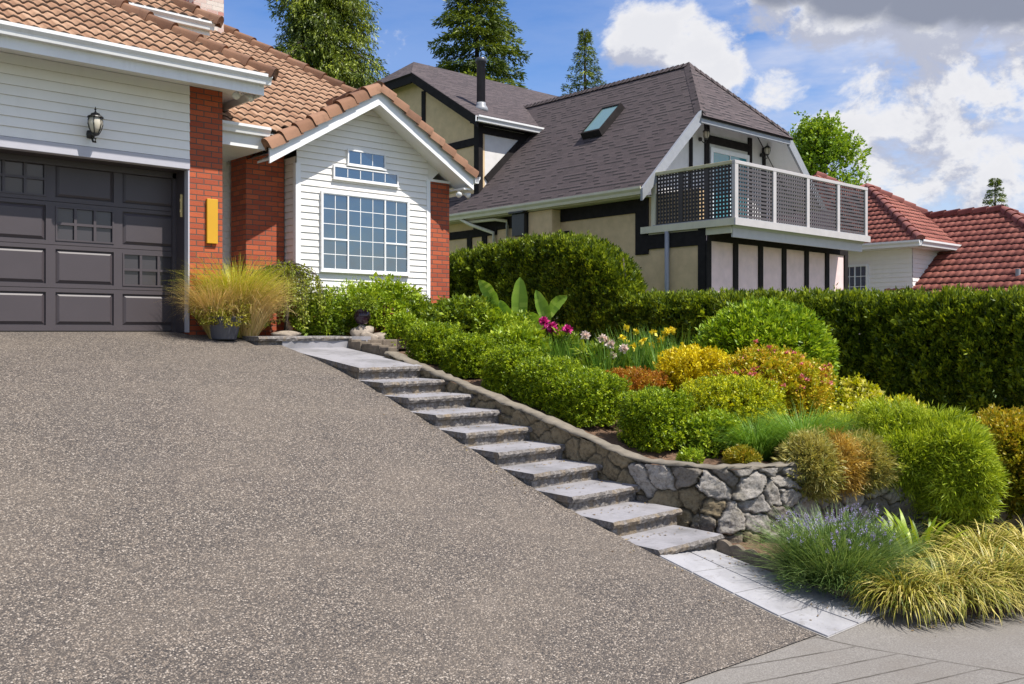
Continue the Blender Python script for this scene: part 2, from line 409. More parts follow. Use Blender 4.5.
def stone_wall_mat():
    m, t, p = mat('mortared field stone')
    r = nd(t, 'ShaderNodeAttribute', attribute_name='stone').outputs['Fac']
    g = nd(t, 'ShaderNodeAttribute', attribute_name='joint').outputs['Fac']
    P = pos(t); n = noise(t, P, 22, 6, .7); n2 = noise(t, P, 5, 4)
    col = ramp(t, r, ((0, (.135, .118, .10)), (.25, (.20, .178, .155)), (.38, (.22, .172, .10)), (.5, (.25, .195, .115)), (.6, (.19, .15, .09)), (.68, (.27, .245, .215)), (.85, (.36, .33, .295)), (1, (.25, .18, .10))))
    col = mixc(t, sstep(t, n, .42, .70), col, vmth(t, 'MULTIPLY', col, (.45, .43, .41)))
    col = mixc(t, mth(t, 'MULTIPLY', sstep(t, n2, .5, .75), .35), col, (.20, .165, .085))
    col = mixc(t, g, col, (.075, .062, .045))
    setp(t, p, col=col, rough=.92, normal=bump(t, n, .8, .025)); return m
M['stonewall'] = stone_wall_mat()

def foliage(name, lo, mid, hi, trans=.30, tcol=None, rough=.45, spec=.35):
    m = bpy.data.materials.new(name); m.use_nodes = True; t = m.node_tree; t.nodes.clear()
    r = nd(t, 'ShaderNodeAttribute', attribute_name='rnd').outputs['Fac']
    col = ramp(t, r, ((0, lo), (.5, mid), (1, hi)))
    p = nd(t, 'ShaderNodeBsdfPrincipled', {'Base Color': col, 'Roughness': rough, 'Specular IOR Level': spec})
    tc = vmth(t, 'MULTIPLY', col, tcol or (1.5, 1.35, .7))
    tr = nd(t, 'ShaderNodeBsdfTranslucent', {'Color': tc})
    mx = nd(t, 'ShaderNodeMixShader', {0: trans * .85, 1: p.outputs[0], 2: tr.outputs[0]})
    nd(t, 'ShaderNodeOutputMaterial', {'Surface': mx.outputs[0]})
    return m
FO = {
 'box': foliage('boxwood leaves', (.040, .080, .004), (.18, .275, .008), (.48, .58, .025)),
 'hedge': foliage('arborvitae sprays', (.024, .045, .005), (.105, .16, .009), (.36, .43, .024), .30),
 'dome': foliage('broad glossy leaves', (.08, .15, .007), (.23, .36, .014), (.46, .56, .05)),
 'lime': foliage('lime leaves', (.12, .20, .010), (.25, .36, .016), (.42, .50, .04)),
 'mid': foliage('mid green leaves', (.055, .10, .008), (.16, .24, .014), (.36, .44, .035)),
 'gold': foliage('golden leaves', (.38, .31, .006), (.70, .56, .012), (.84, .74, .03), .3, (1.1, 1.0, .6)),
 'yellowgreen': foliage('yellow green leaves', (.16, .20, .006), (.44, .46, .012), (.70, .68, .03)),
 'rust': foliage('rust red leaves', (.24, .09, .012), (.42, .17, .02), (.42, .32, .025)),
 'spirea': foliage('golden orange spirea leaves', (.20, .25, .010), (.46, .43, .018), (.68, .44, .04)),
 'olive': foliage('olive gold leaves', (.13, .16, .010), (.30, .29, .014), (.50, .34, .03)),
 'heath': foliage('orange brown heath needles', (.14, .18, .03), (.38, .33, .085), (.58, .54, .18)),
 'heath_orange': foliage('orange heath needles', (.24, .16, .03), (.50, .32, .07), (.62, .48, .13)),
 'goldbox': foliage('lime gold clipped leaves', (.09, .14, .006), (.36, .41, .010), (.76, .74, .03)),
 'juniper': foliage('bright juniper needles', (.08, .13, .008), (.31, .41, .018), (.62, .70, .07)),
 'grass': foliage('green grass blades', (.07, .17, .02), (.15, .30, .03), (.26, .42, .06)),
 'iris': foliage('iris blades', (.07, .16, .022), (.14, .29, .035), (.25, .40, .06)),
 'goldgrass': foliage('gold variegated blades', (.10, .14, .015), (.34, .31, .04), (.66, .54, .17), .25, (1.1, 1.0, .7)),
 'feather': foliage('feather grass blades', (.42, .37, .08), (.70, .52, .20), (.84, .62, .32), .35, (1.1, 1.0, .7)),
 'feather_green': foliage('green feather grass', (.26, .34, .018), (.52, .54, .04), (.74, .66, .12), .35, (1.1, 1.0, .7)),
 'lavender': foliage('grey green lavender leaves', (.07, .13, .032), (.145, .235, .06), (.29, .38, .13)),
 'lavflower': foliage('lavender flower heads', (.26, .22, .46), (.36, .31, .58), (.46, .42, .66)),
 'banana': foliage('broad banana leaf', (.12, .23, .02), (.21, .36, .035), (.32, .46, .07), .35),
 'weeping': foliage('weeping olive leaves', (.12, .16, .015), (.24, .28, .03), (.40, .42, .06)),
 'fir': foliage('fir needles', (.028, .052, .008), (.105, .15, .013), (.34, .40, .035), .2),
 'cedar': foliage('cedar sprays', (.026, .048, .008), (.10, .14, .012), (.34, .40, .03), .2),
 'maple': foliage('fresh maple leaves', (.10, .18, .012), (.21, .33, .02), (.36, .46, .04), .35),
 'magenta': foliage('magenta petals', (.45, .012, .14), (.62, .03, .24), (.75, .10, .38), .2, (1, .8, 1)),
 'pinkwhite': foliage('pale pink petals', (.84, .60, .52), (.90, .74, .64), (.92, .84, .74), .2, (1, 1, 1)),
 'yellow': foliage('yellow petals', (.74, .52, .01), (.85, .68, .02), (.88, .76, .12), .2, (1, 1, .8)),
 'cream': foliage('pale yellow leaf tips', (.60, .54, .06), (.78, .72, .16), (.86, .82, .32), .25, (1.05, 1, .8)),
 'pinkbud': foliage('pink spirea heads', (.58, .12, .14), (.70, .20, .22), (.76, .32, .28), .15, (1, .9, .9)),
 'white': foliage('white petals', (.7, .7, .66), (.8, .8, .78), (.85, .85, .82), .2, (1, 1, 1)),
 'trail': foliage('trailing bronze and lime leaves', (.14, .08, .02), (.28, .28, .02), (.48, .46, .06)),
}

# ------------------------------------------------------------------ levels of the ground
DV = [-40, 0, 2.2, 3.0, 3.4, 4.0, 4.65, 5.2, 6.16, 7.2, 8.2, 9.25, 10.1, 10.9, 11.36, 11.84, 12.3, 60]
DZ = [-2.32, -2.24, -2.17, -2.145, -2.13, -2.0, -1.855, -1.735, -1.49, -1.165, -.86, -.555, -.36, -.215, -.125, -.045, 0.0, 0.0]
def drive_z(v):
    k = np.array([-.35, -.2, 0, .2, .35])
    return float(np.mean(np.interp(v + k, DV, DZ)))
GV = [2, 4.7, 5.8, 6.88, 9.9, 12, 20]
GZ = [-1.32, -1.32, -1.30, -1.05, -.36, -.22, -.15]
def gard_z(u, v): return float(np.interp(v, GV, GZ))
def step_top(v): return float(np.interp(v, [5.0, 5.8, 6.88, 9.9, 10.2], [-1.265, -1.25, -.98, -.31, -.25]))

def sheet(name, us, vs, fz, m, parent=None):
    V = np.array([(u, v, fz(u, v)) for v in vs for u in us]); nu = len(us)
    Fc = np.array([(j * nu + i, j * nu + i + 1, (j + 1) * nu + i + 1, (j + 1) * nu + i) for j in range(len(vs) - 1) for i in range(nu - 1)])
    return np_mesh(name, V, Fc, m, parent, smooth=True)

def spread(a, b, n): return list(np.linspace(a, b, n))
structure(sheet('ground', [-400, -150, -60, -25, -10, 0, 4, 8, 12.5, 18, 25, 40, 70, 160, 400],
      [-400, -120, -40, -20, -8, -2, 1, 3, 4, 5, 6, 7, 8, 9, 10, 11, 12, 14, 18, 30, 60, 160, 500],
      lambda u, v: drive_z(v) - .32 - (0 if v > -3 else .2), M['lawn']))
# driveway, its foot follows the sidewalk
def foot(u): return float(np.interp(u, [-3, 2, 4.26, 5.0, 5.93], [4.2, 3.75, 3.45, 3.41, 3.37]))
us = spread(-1.2, 5.925, 30); tt = spread(0, 1, 70)
V = []; nu = len(us)
for k in tt:
    for u in us:
        v = foot(u) + k * (12.28 - foot(u)); V.append((u, v, drive_z(v) + .004))
Fc = np.array([(j * nu + i, j * nu + i + 1, (j + 1) * nu + i + 1, (j + 1) * nu + i) for j in range(69) for i in range(nu - 1)])
structure(np_mesh('driveway', np.array(V), Fc, M['aggregate'], smooth=True))
structure(sheet('sidewalk', spread(-14, -1.5, 8) + spread(-1.2, 8, 70) + spread(9, 30, 15), spread(.75, 4.5, 60), lambda u, v: drive_z(v) - .006 - .25 * max(0, v - (foot(u) + .12 if u < 5.9 else 3.42)) , M['sidewalk']))
mb = MB(); mb.box(-40, 40, .58, .75, -2.6, -2.235); structure(mb.build('kerb', M['concrete'], bevel=.02))
structure(sheet('road', [-200, -40, 0, 40, 200], [-8, -4, 0, .58], lambda u, v: -2.36, M['asphalt']))
# entry walk behind the top step
mb = MB(); mb.box(5.93, 7.3, 11.02, 13.6, -.5, -.075); structure(mb.build('entry_path', M['slab']))

# garden soil, held by the stone wall; lower bed in front of it
WALL = [(6.87, 10.05), (6.87, 9), (6.87, 8), (6.87, 7), (6.87, 6.4), (6.88, 5.95), (6.91, 5.6), (6.98, 5.3), (7.12, 5.06), (7.35, 4.90), (7.8, 4.76), (8.4, 4.53), (9.0, 4.22), (9.76, 3.65), (10.6, 3.0), (12.2, 1.9)]
def dense(pts, d):
    out = []
    for (a, b), (c, e) in zip(pts[:-1], pts[1:]):
        n = max(1, int(math.hypot(c - a, e - b) / d))
        out += [(a + (c - a) * k / n, b + (e - b) * k / n) for k in range(n)]
    return out + [pts[-1]]
# smooth plan curve of the wall face
wp = np.array(dense(WALL, .05)); ker = np.ones(9) / 9
sm = np.column_stack([np.convolve(np.pad(wp[:, k], 4, mode='edge'), ker, 'valid') for k in (0, 1)])
dl = np.r_[0, np.cumsum(np.hypot(*np.diff(sm, axis=0).T))]
NS = int(dl[-1] / .014)
sl_ = np.linspace(0, dl[-1], NS); wu = np.interp(sl_, dl, sm[:, 0]); wv = np.interp(sl_, dl, sm[:, 1])
tu, tv = np.gradient(wu), np.gradient(wv); tl = np.hypot(tu, tv); nu_, nv_ = tv / tl, -tu / tl      # outward: towards steps, then towards the street
wtop = np.array([step_top(v) if v > 5.0 else -1.265 + 0 * v for v in wv])
def wall_edge_v(u): return float(np.interp(u, [6.9, 7.1, 7.35, 7.8, 8.4, 9.0, 9.76, 10.6, 12.2, 14], [5.7, 5.1, 4.93, 4.79, 4.56, 4.25, 3.69, 3.04, 1.94, 1.0]))
gu = spread(6.98, 13.2, 60)
V = []
gt = spread(0, 1, 60)
rs = np.random.default_rng(3)
for k in gt:
    for u in gu:
        v0 = wall_edge_v(u) + .06; v = v0 + k * (13.0 - v0)
        V.append((u, v, gard_z(u, v) + (rs.normal(0, .012) if 0 < k < 1 else 0)))
n_ = len(gu)
Fc = np.array([(j * n_ + i, j * n_ + i + 1, (j + 1) * n_ + i + 1, (j + 1) * n_ + i) for j in range(len(gt) - 1) for i in range(n_ - 1)])
structure(np_mesh('garden_soil', np.array(V), Fc, M['soil'], smooth=True))
def low_z(u, v): return float(np.interp(v, [2, 3.2, 4.0, 4.9], [-2.13, -2.09, -2.0, -1.95]))
def bed_front(u): return float(np.interp(u, [6.7, 7.2, 7.8, 9, 14], [3.12, 2.95, 2.62, 2.15, .4]))
V = []; gu = spread(6.88, 12, 50)
for k in spread(0, 1, 24):
    for u in gu:
        v = bed_front(u) + k * (max(wall_edge_v(u) + .12, bed_front(u) + .05) - bed_front(u)); V.append((u, v, low_z(u, v) + (rs.normal(0, .012) if 0 < k < 1 else -.05)))
n_ = len(gu)
Fc = np.array([(j * n_ + i, j * n_ + i + 1, (j + 1) * n_ + i + 1, (j + 1) * n_ + i) for j in range(23) for i in range(n_ - 1)])
structure(np_mesh('flower_bed_soil', np.array(V), Fc, M['soil'], smooth=True))

# ------------------------------------------------------------------ stone wall
def stone_wall():
    w = thing('stone_wall', (8.2, 4.8, -1.95), 'curved low stone retaining wall of mortared field stones beside the steps', 'wall')
    NH = 64
    h = np.linspace(0, 1, NH)
    bot = np.array([min(-1.99, step_top(v) - .5) if v < 5.2 else step_top(v) - .62 for v in wv])
    Z = bot[None, :] + (wtop - bot)[None, :] * h[:, None]; Sg = np.repeat(sl_[None, :], NH, 0)
    r = np.random.default_rng(11); seeds = []
    for i in range(int(dl[-1] / .25) + 1):
        for j in range(14):
            seeds.append((i * .25 + r.uniform(-.13, .13) + (j % 2) * .12, -2.7 + j * .19 + r.uniform(-.085, .085)))
    sd = np.array(seeds); sr = r.random(len(sd))
    P = np.column_stack([Sg.ravel(), Z.ravel()])
    # bend the cells a little so that joints are not straight
    P2 = P + .012 * np.column_stack([np.sin(P[:, 1] * 23 + P[:, 0] * 5) + .6 * np.sin(P[:, 1] * 61 + P[:, 0] * 33), np.sin(P[:, 0] * 19 + P[:, 1] * 7) + .6 * np.sin(P[:, 0] * 57 - P[:, 1] * 41)])
    f1 = np.full(len(P), 9.); f2 = np.full(len(P), 9.); idx = np.zeros(len(P), int)
    for k, q in enumerate(sd):
        d = np.hypot((P2[:, 0] - q[0]) * .82, P2[:, 1] - q[1])
        m1 = d < f1; f2 = np.where(m1, f1, np.minimum(f2, d)); idx = np.where(m1, k, idx); f1 = np.where(m1, d, f1)
    e = np.clip((f2 - f1) / .020, 0, 1); e = e * e * (3 - 2 * e)
    sr = np.where(sd[:, 0] + r.normal(0, .55, len(sd)) < 4.3, .42 + .17 * sr, np.where(sr < .16, .5, np.where(sr < .5, sr * .6, .68 + .2 * sr)))
    tilt = np.random.default_rng(5).normal(0, .16, (len(sd), 2))
    dsp = e * np.where(P[:, 0] < 4.2, .65, 1.0) * (.046 + tilt[idx, 0] * (P[:, 0] - sd[idx, 0]) + tilt[idx, 1] * (P[:, 1] - sd[idx, 1]) + .018 * sr[idx])
    fr = np.zeros(len(P))
    for q in range(26):
        wd = r.normal(0, 1, 2); wd /= np.hypot(*wd); fq = 10 * 1.16 ** q; fr += np.sin(fq * (P @ wd) + r.uniform(0, 6.28) + 3 * sr[idx]) * .035 * 1.16 ** (-q * .8)
    dsp = np.clip(dsp + e * .16 * fr, 0, .11) + r.normal(0, .0025, len(P))
    X = np.repeat(wu[None], NH, 0).ravel() + np.repeat(nu_[None], NH, 0).ravel() * dsp
    Y = np.repeat(wv[None], NH, 0).ravel() + np.repeat(nv_[None], NH, 0).ravel() * dsp
    V = np.column_stack([X, Y, Z.ravel()])
    i, j = np.meshgrid(np.arange(NS - 1), np.arange(NH - 1)); a = (j * NS + i).ravel()
    np_mesh('stonework', V, np.column_stack([a, a + 1, a + 1 + NS, a + NS]), M['stonewall'], w, {'stone': sr[idx], 'joint': 1 - e}, smooth=True)
    # capping of mortar along the top
    st = range(0, NS, 6); vs = []; mb = MB(); rr = np.random.default_rng(2)
    for q in st:
        for off, dz in ((.050, -.022), (.052, .0), (-.01, .008), (-.10, .006), (-.13, -.05)):
            vs.append((wu[q] + nu_[q] * (off + rr.normal(0, .010)), wv[q] + nv_[q] * (off + rr.normal(0, .010)), wtop[q] + .02 + dz + rr.normal(0, .007)))
    n = len(vs) // 5
    mb.add(vs, [(5 * a + b, 5 * a + b + 1, 5 * a + b + 6, 5 * a + b + 5) for a in range(n - 1) for b in range(4)])
    mb.build('capping', M['mortar_cap'], w, smooth=True)
stone_wall()

# ------------------------------------------------------------------ steps and path
def steps():
    w = thing('stone_staircase', (6.4, 7, -1.2), 'flight of grey stone slab steps climbing beside the driveway', 'steps')
    r = random.Random(4)
    def slab(name, u0, u1, v0, v1, z, th=.062, zb=None):
        """tread with a hand split front edge"""
        mb = MB(); n = 26; zb = z if zb is None else zb
        top = []; mid = []; bot = []; rb = []
        for k in range(n + 1):
            u = u0 + (u1 - u0) * k / n
            a = v0 + r.uniform(-.006, .008)
            top.append((u, a + .012, z - r.uniform(0, .006))); mid.append((u, a - r.uniform(.0, .018), z - th * r.uniform(.4, .6)))
            bot.append((u, a + r.uniform(.0, .016), z - th)); rb.append((u, v1, zb))
        N = n + 1; vs = top + mid + bot + rb + [(u0, v1, zb - th), (u1, v1, zb - th)]
        fs = []; 
        for k in range(n): fs.append((k, k + 1, 3 * N + k + 1, 3 * N + k))
        mb.add(vs, fs, m=0)
        fs = [(N + k, N + k + 1, k + 1, k) for k in range(n)] + [(2 * N + k, 2 * N + k + 1, N + k + 1, N + k) for k in range(n)]
        fs += [(0, 3 * N, 4 * N, 2 * N, N), (n, 2 * N - 1, 3 * N - 1, 4 * N + 1, 4 * N - 1)]
        mb.add(vs, fs, m=1)
        return mb.build(name, [M['slab'], M['split']], None) if False else mb
    for k in range(0, 10):
        v0 = 9.2 - .4922 * k; z = -.425 - .1494 * k
        u1 = 6.86 if k < 9 else 6.80
        vb = v0 + .56 if k else 11.02
        zb = z if k else -.225
        mb = MB(); 
        if k: mb.box(5.945, u1 - .01, v0 + .045, v0 + .5, z - .26, z - .062)
        else:
            mb.prism([(5.945, v0 + .045, z - .3), (u1 - .01, v0 + .045, z - .3), (u1 - .01, v0 + .045, z - .062), (5.945, v0 + .045, z - .062)], (0, 1.78, .2))
        st = mb.build('step', M['split'], w, bevel=.008)
        slab('tread', 5.93, u1, v0, vb, z, zb=zb).build('tread', [M['slab'], M['split']], st)
    # the top step in front of the entry walk
    mb = MB(); mb.box(5.60, 6.95, 11.05, 11.5, -.4, -.13); st = mb.build('step', M['split'], w, bevel=.008)
    slab('tread', 5.58, 6.97, 11.0, 11.45, -.068).build('tread', [M['slab'], M['split']], st)
steps()

def path():
    def ur(v): return float(np.interp(v, [3.3, 4.84], [6.86, 6.70]))
    def pz(u, v):
        k = (u - 5.93) / .76
        return drive_z(v) + .012 - k * float(np.interp(v, [3.3, 3.45, 4.7], [.0, .012, .085]))
    mb = MB(); vs = np.linspace(3.30, 4.84, 5)
    for a, b in zip(vs[:-1], vs[1:]):
        for i_ in (0, 1):
            g = .005
            (c, d), (c2, d2) = [((5.935, 6.36), (6.368, ur(x_)))[i_] for x_ in (a, b)]
            q = [(c + g, a + g), (d - g, a + g), (d2 - g, b - g), (c2 + g, b - g)]
            t_ = [(x, y, pz(x, y)) for x, y in q]; bt = [(x, y, pz(x, y) - .05) for x, y in q]
            mb.add(t_ + bt, [(0, 1, 2, 3), (4, 5, 1, 0), (5, 6, 2, 1), (6, 7, 3, 2), (7, 4, 0, 3)])
    structure(mb.build('path', M['paver'], bevel=.003))
    sheet_o = sheet('path_bedding', [5.93, 6.36, 6.75], spread(3.30, 4.84, 8), lambda u, v: pz(u, v) - .012, M['concrete']); structure(sheet_o)
    # scalloped edging along the path
    mb = MB(); n = 78; top = []; bot = []
    for k in range(n + 1):
        v = 4.78 - 1.62 * k / n; z = pz(6.74, v); e_ = ur(v) + .01
        top.append((e_, v, z + .085 + .028 * abs(math.sin(math.pi * (k / n) * 13)))); bot.append((e_, v, z - .08))
    for k in range(n):
        a, b, c, d = bot[k], bot[k + 1], top[k + 1], top[k]
        o = lambda p: (p[0] + .05, p[1], p[2])
        mb.add([a, b, c, d, o(a), o(b), o(c), o(d)], [(0, 3, 2, 1), (4, 5, 6, 7), (3, 7, 6, 2)])
    tag(mb.build('scalloped_edging', M['block']), 'low brown scalloped concrete edging along the pale path', 'edging')
    mb = MB(); mb.box(6.87, 7.01, 3.02, 3.14, -2.24, -2.02); tag(mb.build('edging_block', M['rock'], bevel=.02), 'small squared stone block ending the scalloped edging at the sidewalk', 'block')
path()

# ------------------------------------------------------------------ building parts
def siding(mb, u0, u1, z0, z1, v, exp=.102, clip=None, axis='v', out=-1, m=0, lap=0):
    """lap siding on the plane axis = v facing 'out'; clip(z) -> (u0, u1)"""
    n = int(round((z1 - z0) / exp)); e = (z1 - z0) / n
    P = (lambda a, d, z: (a, v + out * d, z)) if axis == 'v' else (lambda a, d, z: (v + out * d, a, z))
    for k in range(n):
        a, b = z0 + k * e, z0 + (k + 1) * e
        l0, r0 = clip(a) if clip else (u0, u1); l1, r1 = clip(b) if clip else (u0, u1)
        if r0 - l0 < .01: continue
        if r1 - l1 < 0: l1 = r1 = (l1 + r1) / 2
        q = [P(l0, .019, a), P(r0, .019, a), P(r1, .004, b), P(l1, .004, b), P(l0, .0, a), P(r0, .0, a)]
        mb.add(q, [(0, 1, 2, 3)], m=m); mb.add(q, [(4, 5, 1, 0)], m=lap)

def tiles(name, parent, O, e, d, pitch, poly, m, period=.155, course=.24, seed=0, amp=.016):
    """interlocking wavy tiles; poly = (u, v) corners of the roof plane in plan, convex"""
    O = np.array(O, float); e = np.array(e + (0,), float); e /= np.linalg.norm(e); d = np.array(d + (0,), float); d /= np.linalg.norm(d)
    s = d + np.array([0, 0, pitch]); L = np.linalg.norm(s); s /= L; n = np.cross(e, s); n *= np.sign(n[2])
    ab = [(float(np.dot(np.array([p[0], p[1], 0]) - O * [1, 1, 0], e)), float(np.dot(np.array([p[0], p[1], 0]) - O * [1, 1, 0], d)) * L) for p in poly]
    def span(b):
        xs = []
        for (a0, b0), (a1, b1) in zip(ab, ab[1:] + ab[:1]):
            if abs(b1 - b0) < 1e-9:
                if abs(b - b0) < 1e-6: xs += [a0, a1]
            elif min(b0, b1) - 1e-9 <= b <= max(b0, b1) + 1e-9: xs.append(a0 + (a1 - a0) * (b - b0) / (b1 - b0))
        return (min(xs), max(xs)) if xs else None
    bmax = max(b for a, b in ab); r = np.random.default_rng(seed)
    V = []; Fc = []; R = []; nv = 0
    wave = lambda x: amp * (np.sin(2 * np.pi * x / period) + .35 * np.sin(4 * np.pi * x / period + .8))
    rows = int(math.ceil(bmax / course))
    for k in range(rows):
        b0, b1 = k * course, min((k + 1) * course, bmax)
        s0, s1 = span(min(b0 + 1e-4, bmax)), span(b1 - 1e-4)
        if not s0 or not s1: continue
        lo, hi = min(s0[0], s1[0]), max(s0[1], s1[1])
        st = period / 8; g = np.arange(math.floor(lo / st), math.ceil(hi / st) + 1) * st
        g0, g1 = np.clip(g, *s0), np.clip(g, *s1)
        j = np.floor(g / period).astype(int); jo = j - j.min(); lift = r.normal(0, .003, jo.max() + 1)[jo]
        base = lambda gg, b, h: O + gg[:, None] * e + b * s + h[:, None] * n
        top = base(g1, b1 + .02, wave(g1) + .004); low = base(g0, b0 - .015, wave(g0) + .034 + lift); lip = base(g0, b0 - .013, wave(g0) + .002)
        V += [top, low, lip]; N = len(g)
        q = np.arange(N - 1); keep = ((g0[1:] - g0[:-1]) + (g1[1:] - g1[:-1])) > 1e-5; q = q[keep]
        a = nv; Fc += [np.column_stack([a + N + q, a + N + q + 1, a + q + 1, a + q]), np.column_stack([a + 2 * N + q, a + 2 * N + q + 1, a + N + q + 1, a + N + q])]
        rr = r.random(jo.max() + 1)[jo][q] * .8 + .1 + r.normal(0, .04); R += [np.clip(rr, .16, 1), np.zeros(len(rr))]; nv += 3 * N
    o = np_mesh(name, np.vstack(V), np.vstack(Fc), m, parent, {'rnd': np.clip(np.concatenate(R), 0, 1)}, smooth=True)
    # close the roof from below
    zz = lambda p: float(O[2] + np.dot(np.array([p[0], p[1], 0]) - O * [1, 1, 0], d) * pitch)
    mb = MB(); mb.add([(p[0], p[1], zz(p) - .05) for p in poly], [tuple(range(len(poly)))]); mb.build('roof_deck', M['siding_back'], parent)
    return o

def caps(name, parent, p0, p1, r=.105, m=None, L=.38, seed=0, sq=.8):
    p0, p1 = Vector(p0), Vector(p1); D = p1 - p0; n = max(1, round(D.length / L)); ax = D.normalized()
    side = ax.cross(Vector((0, 0, 1))).normalized(); up = side.cross(ax).normalized(); R = random.Random(seed)
    V = []; Fc = []; rn = []; K = 10
    for k in range(n):
        a = p0 + D * (k / n); b = p0 + D * min(1, (k + 1.12) / n); b0 = len(V); q = R.uniform(.2, 1)
        j = R.uniform(-.006, .006)
        for c, rr, z in ((a, r, .028), (b, r * .84, .0)):
            for i in range(K + 1):
                t = math.pi * (i / K); V.append(tuple(c + side * (rr * math.cos(t) + j) + up * (rr * sq * math.sin(t) + z - (.075 if i in (0, K) else 0))))
        V.append(tuple(a + up * .0))
        for i in range(K): Fc.append((b0 + i, b0 + i + 1, b0 + K + 2 + i, b0 + K + 1 + i)); rn.append(q)
        for i in range(K): Fc.append((b0 + i, b0 + i + 1, b0 + 2 * K + 2, b0 + 2 * K + 2)); rn.append(q)
    quads = np.array(Fc); me = np_mesh(name, np.array(V), quads[::1], m, parent, {'rnd': rn}, smooth=False)
    return me

def gutter(name, parent, p0, p1, outward, m, size=.125):
    """K profile gutter from p0 to p1 (points on the back top edge)"""
    p0, p1 = Vector(p0), Vector(p1); o = Vector(outward).normalized(); z = Vector((0, 0, 1)); s = size
    prof = [(0, 0), (0, -s), (.62 * s, -s), (.70 * s, -.62 * s), (.95 * s, -.30 * s), (.95 * s, 0), (.86 * s, 0), (.80 * s, -.25 * s), (.55 * s, -.9 * s), (.08 * s, -.9 * s), (.08 * s, 0)]
    mb = MB(); mb.prism([p0 + o * a + z * b for a, b in prof], p1 - p0); return mb.build(name, m, parent)

def window(parent, name, axis, pl, out, a0, a1, z0, z1, bars, fm, gm, fw=.05, depth=.06, mw=.016):
    """framed window on a wall plane: bars = list of (a0,a1,z0,z1,cols,rows) lights in fractions"""
    def bx(mb, A0, A1, Z0, Z1, d0, d1):
        if axis == 'v': mb.box(A0, A1, pl + out * d0, pl + out * d1, Z0, Z1)
        else: mb.box(pl + out * d0, pl + out * d1, A0, A1, Z0, Z1)
    mb = MB()
    bx(mb, a0, a0 + fw, z0, z1, -.02, depth); bx(mb, a1 - fw, a1, z0, z1, -.02, depth)
    bx(mb, a0 + fw, a1 - fw, z0, z0 + fw, -.02, depth - .002); bx(mb, a0 + fw, a1 - fw, z1 - fw, z1, -.02, depth - .002)
    bx(mb, a0 - .01, a1 + .01, z0 - .022, z0 - .001, -.02, depth + .012)
    W_, H_ = a1 - a0 - 2 * fw, z1 - z0 - 2 * fw
    for k, (x0, x1, y0, y1, c, r) in enumerate(bars):
        X0, X1, Y0, Y1 = a0 + fw + W_ * x0, a0 + fw + W_ * x1, z0 + fw + H_ * y0, z0 + fw + H_ * y1
        s = .013
        if len(bars) > 1:
            dd = depth - .006 - .002 * (k % 3)
            bx(mb, X0, X0 + s, Y0, Y1, 0, dd); bx(mb, X1 - s, X1, Y0, Y1, 0, dd)
            bx(mb, X0 + s, X1 - s, Y0, Y0 + s, 0, dd - .001); bx(mb, X0 + s, X1 - s, Y1 - s, Y1, 0, dd - .001)
        for i in range(1, c): x = X0 + (X1 - X0) * i / c; bx(mb, x - mw / 2, x + mw / 2, Y0 + s, Y1 - s, .004, .027)
        for i in range(1, r): y = Y0 + (Y1 - Y0) * i / r; bx(mb, X0 + s, X1 - s, y - mw / 2, y + mw / 2, .004, .025)
    f = mb.build(name, fm, parent)
    g = MB(); bx(g, a0 + fw * .6, a1 - fw * .6, z0 + fw * .6, z1 - fw * .6, .016, .022); g.build('pane', gm, f)
    return f

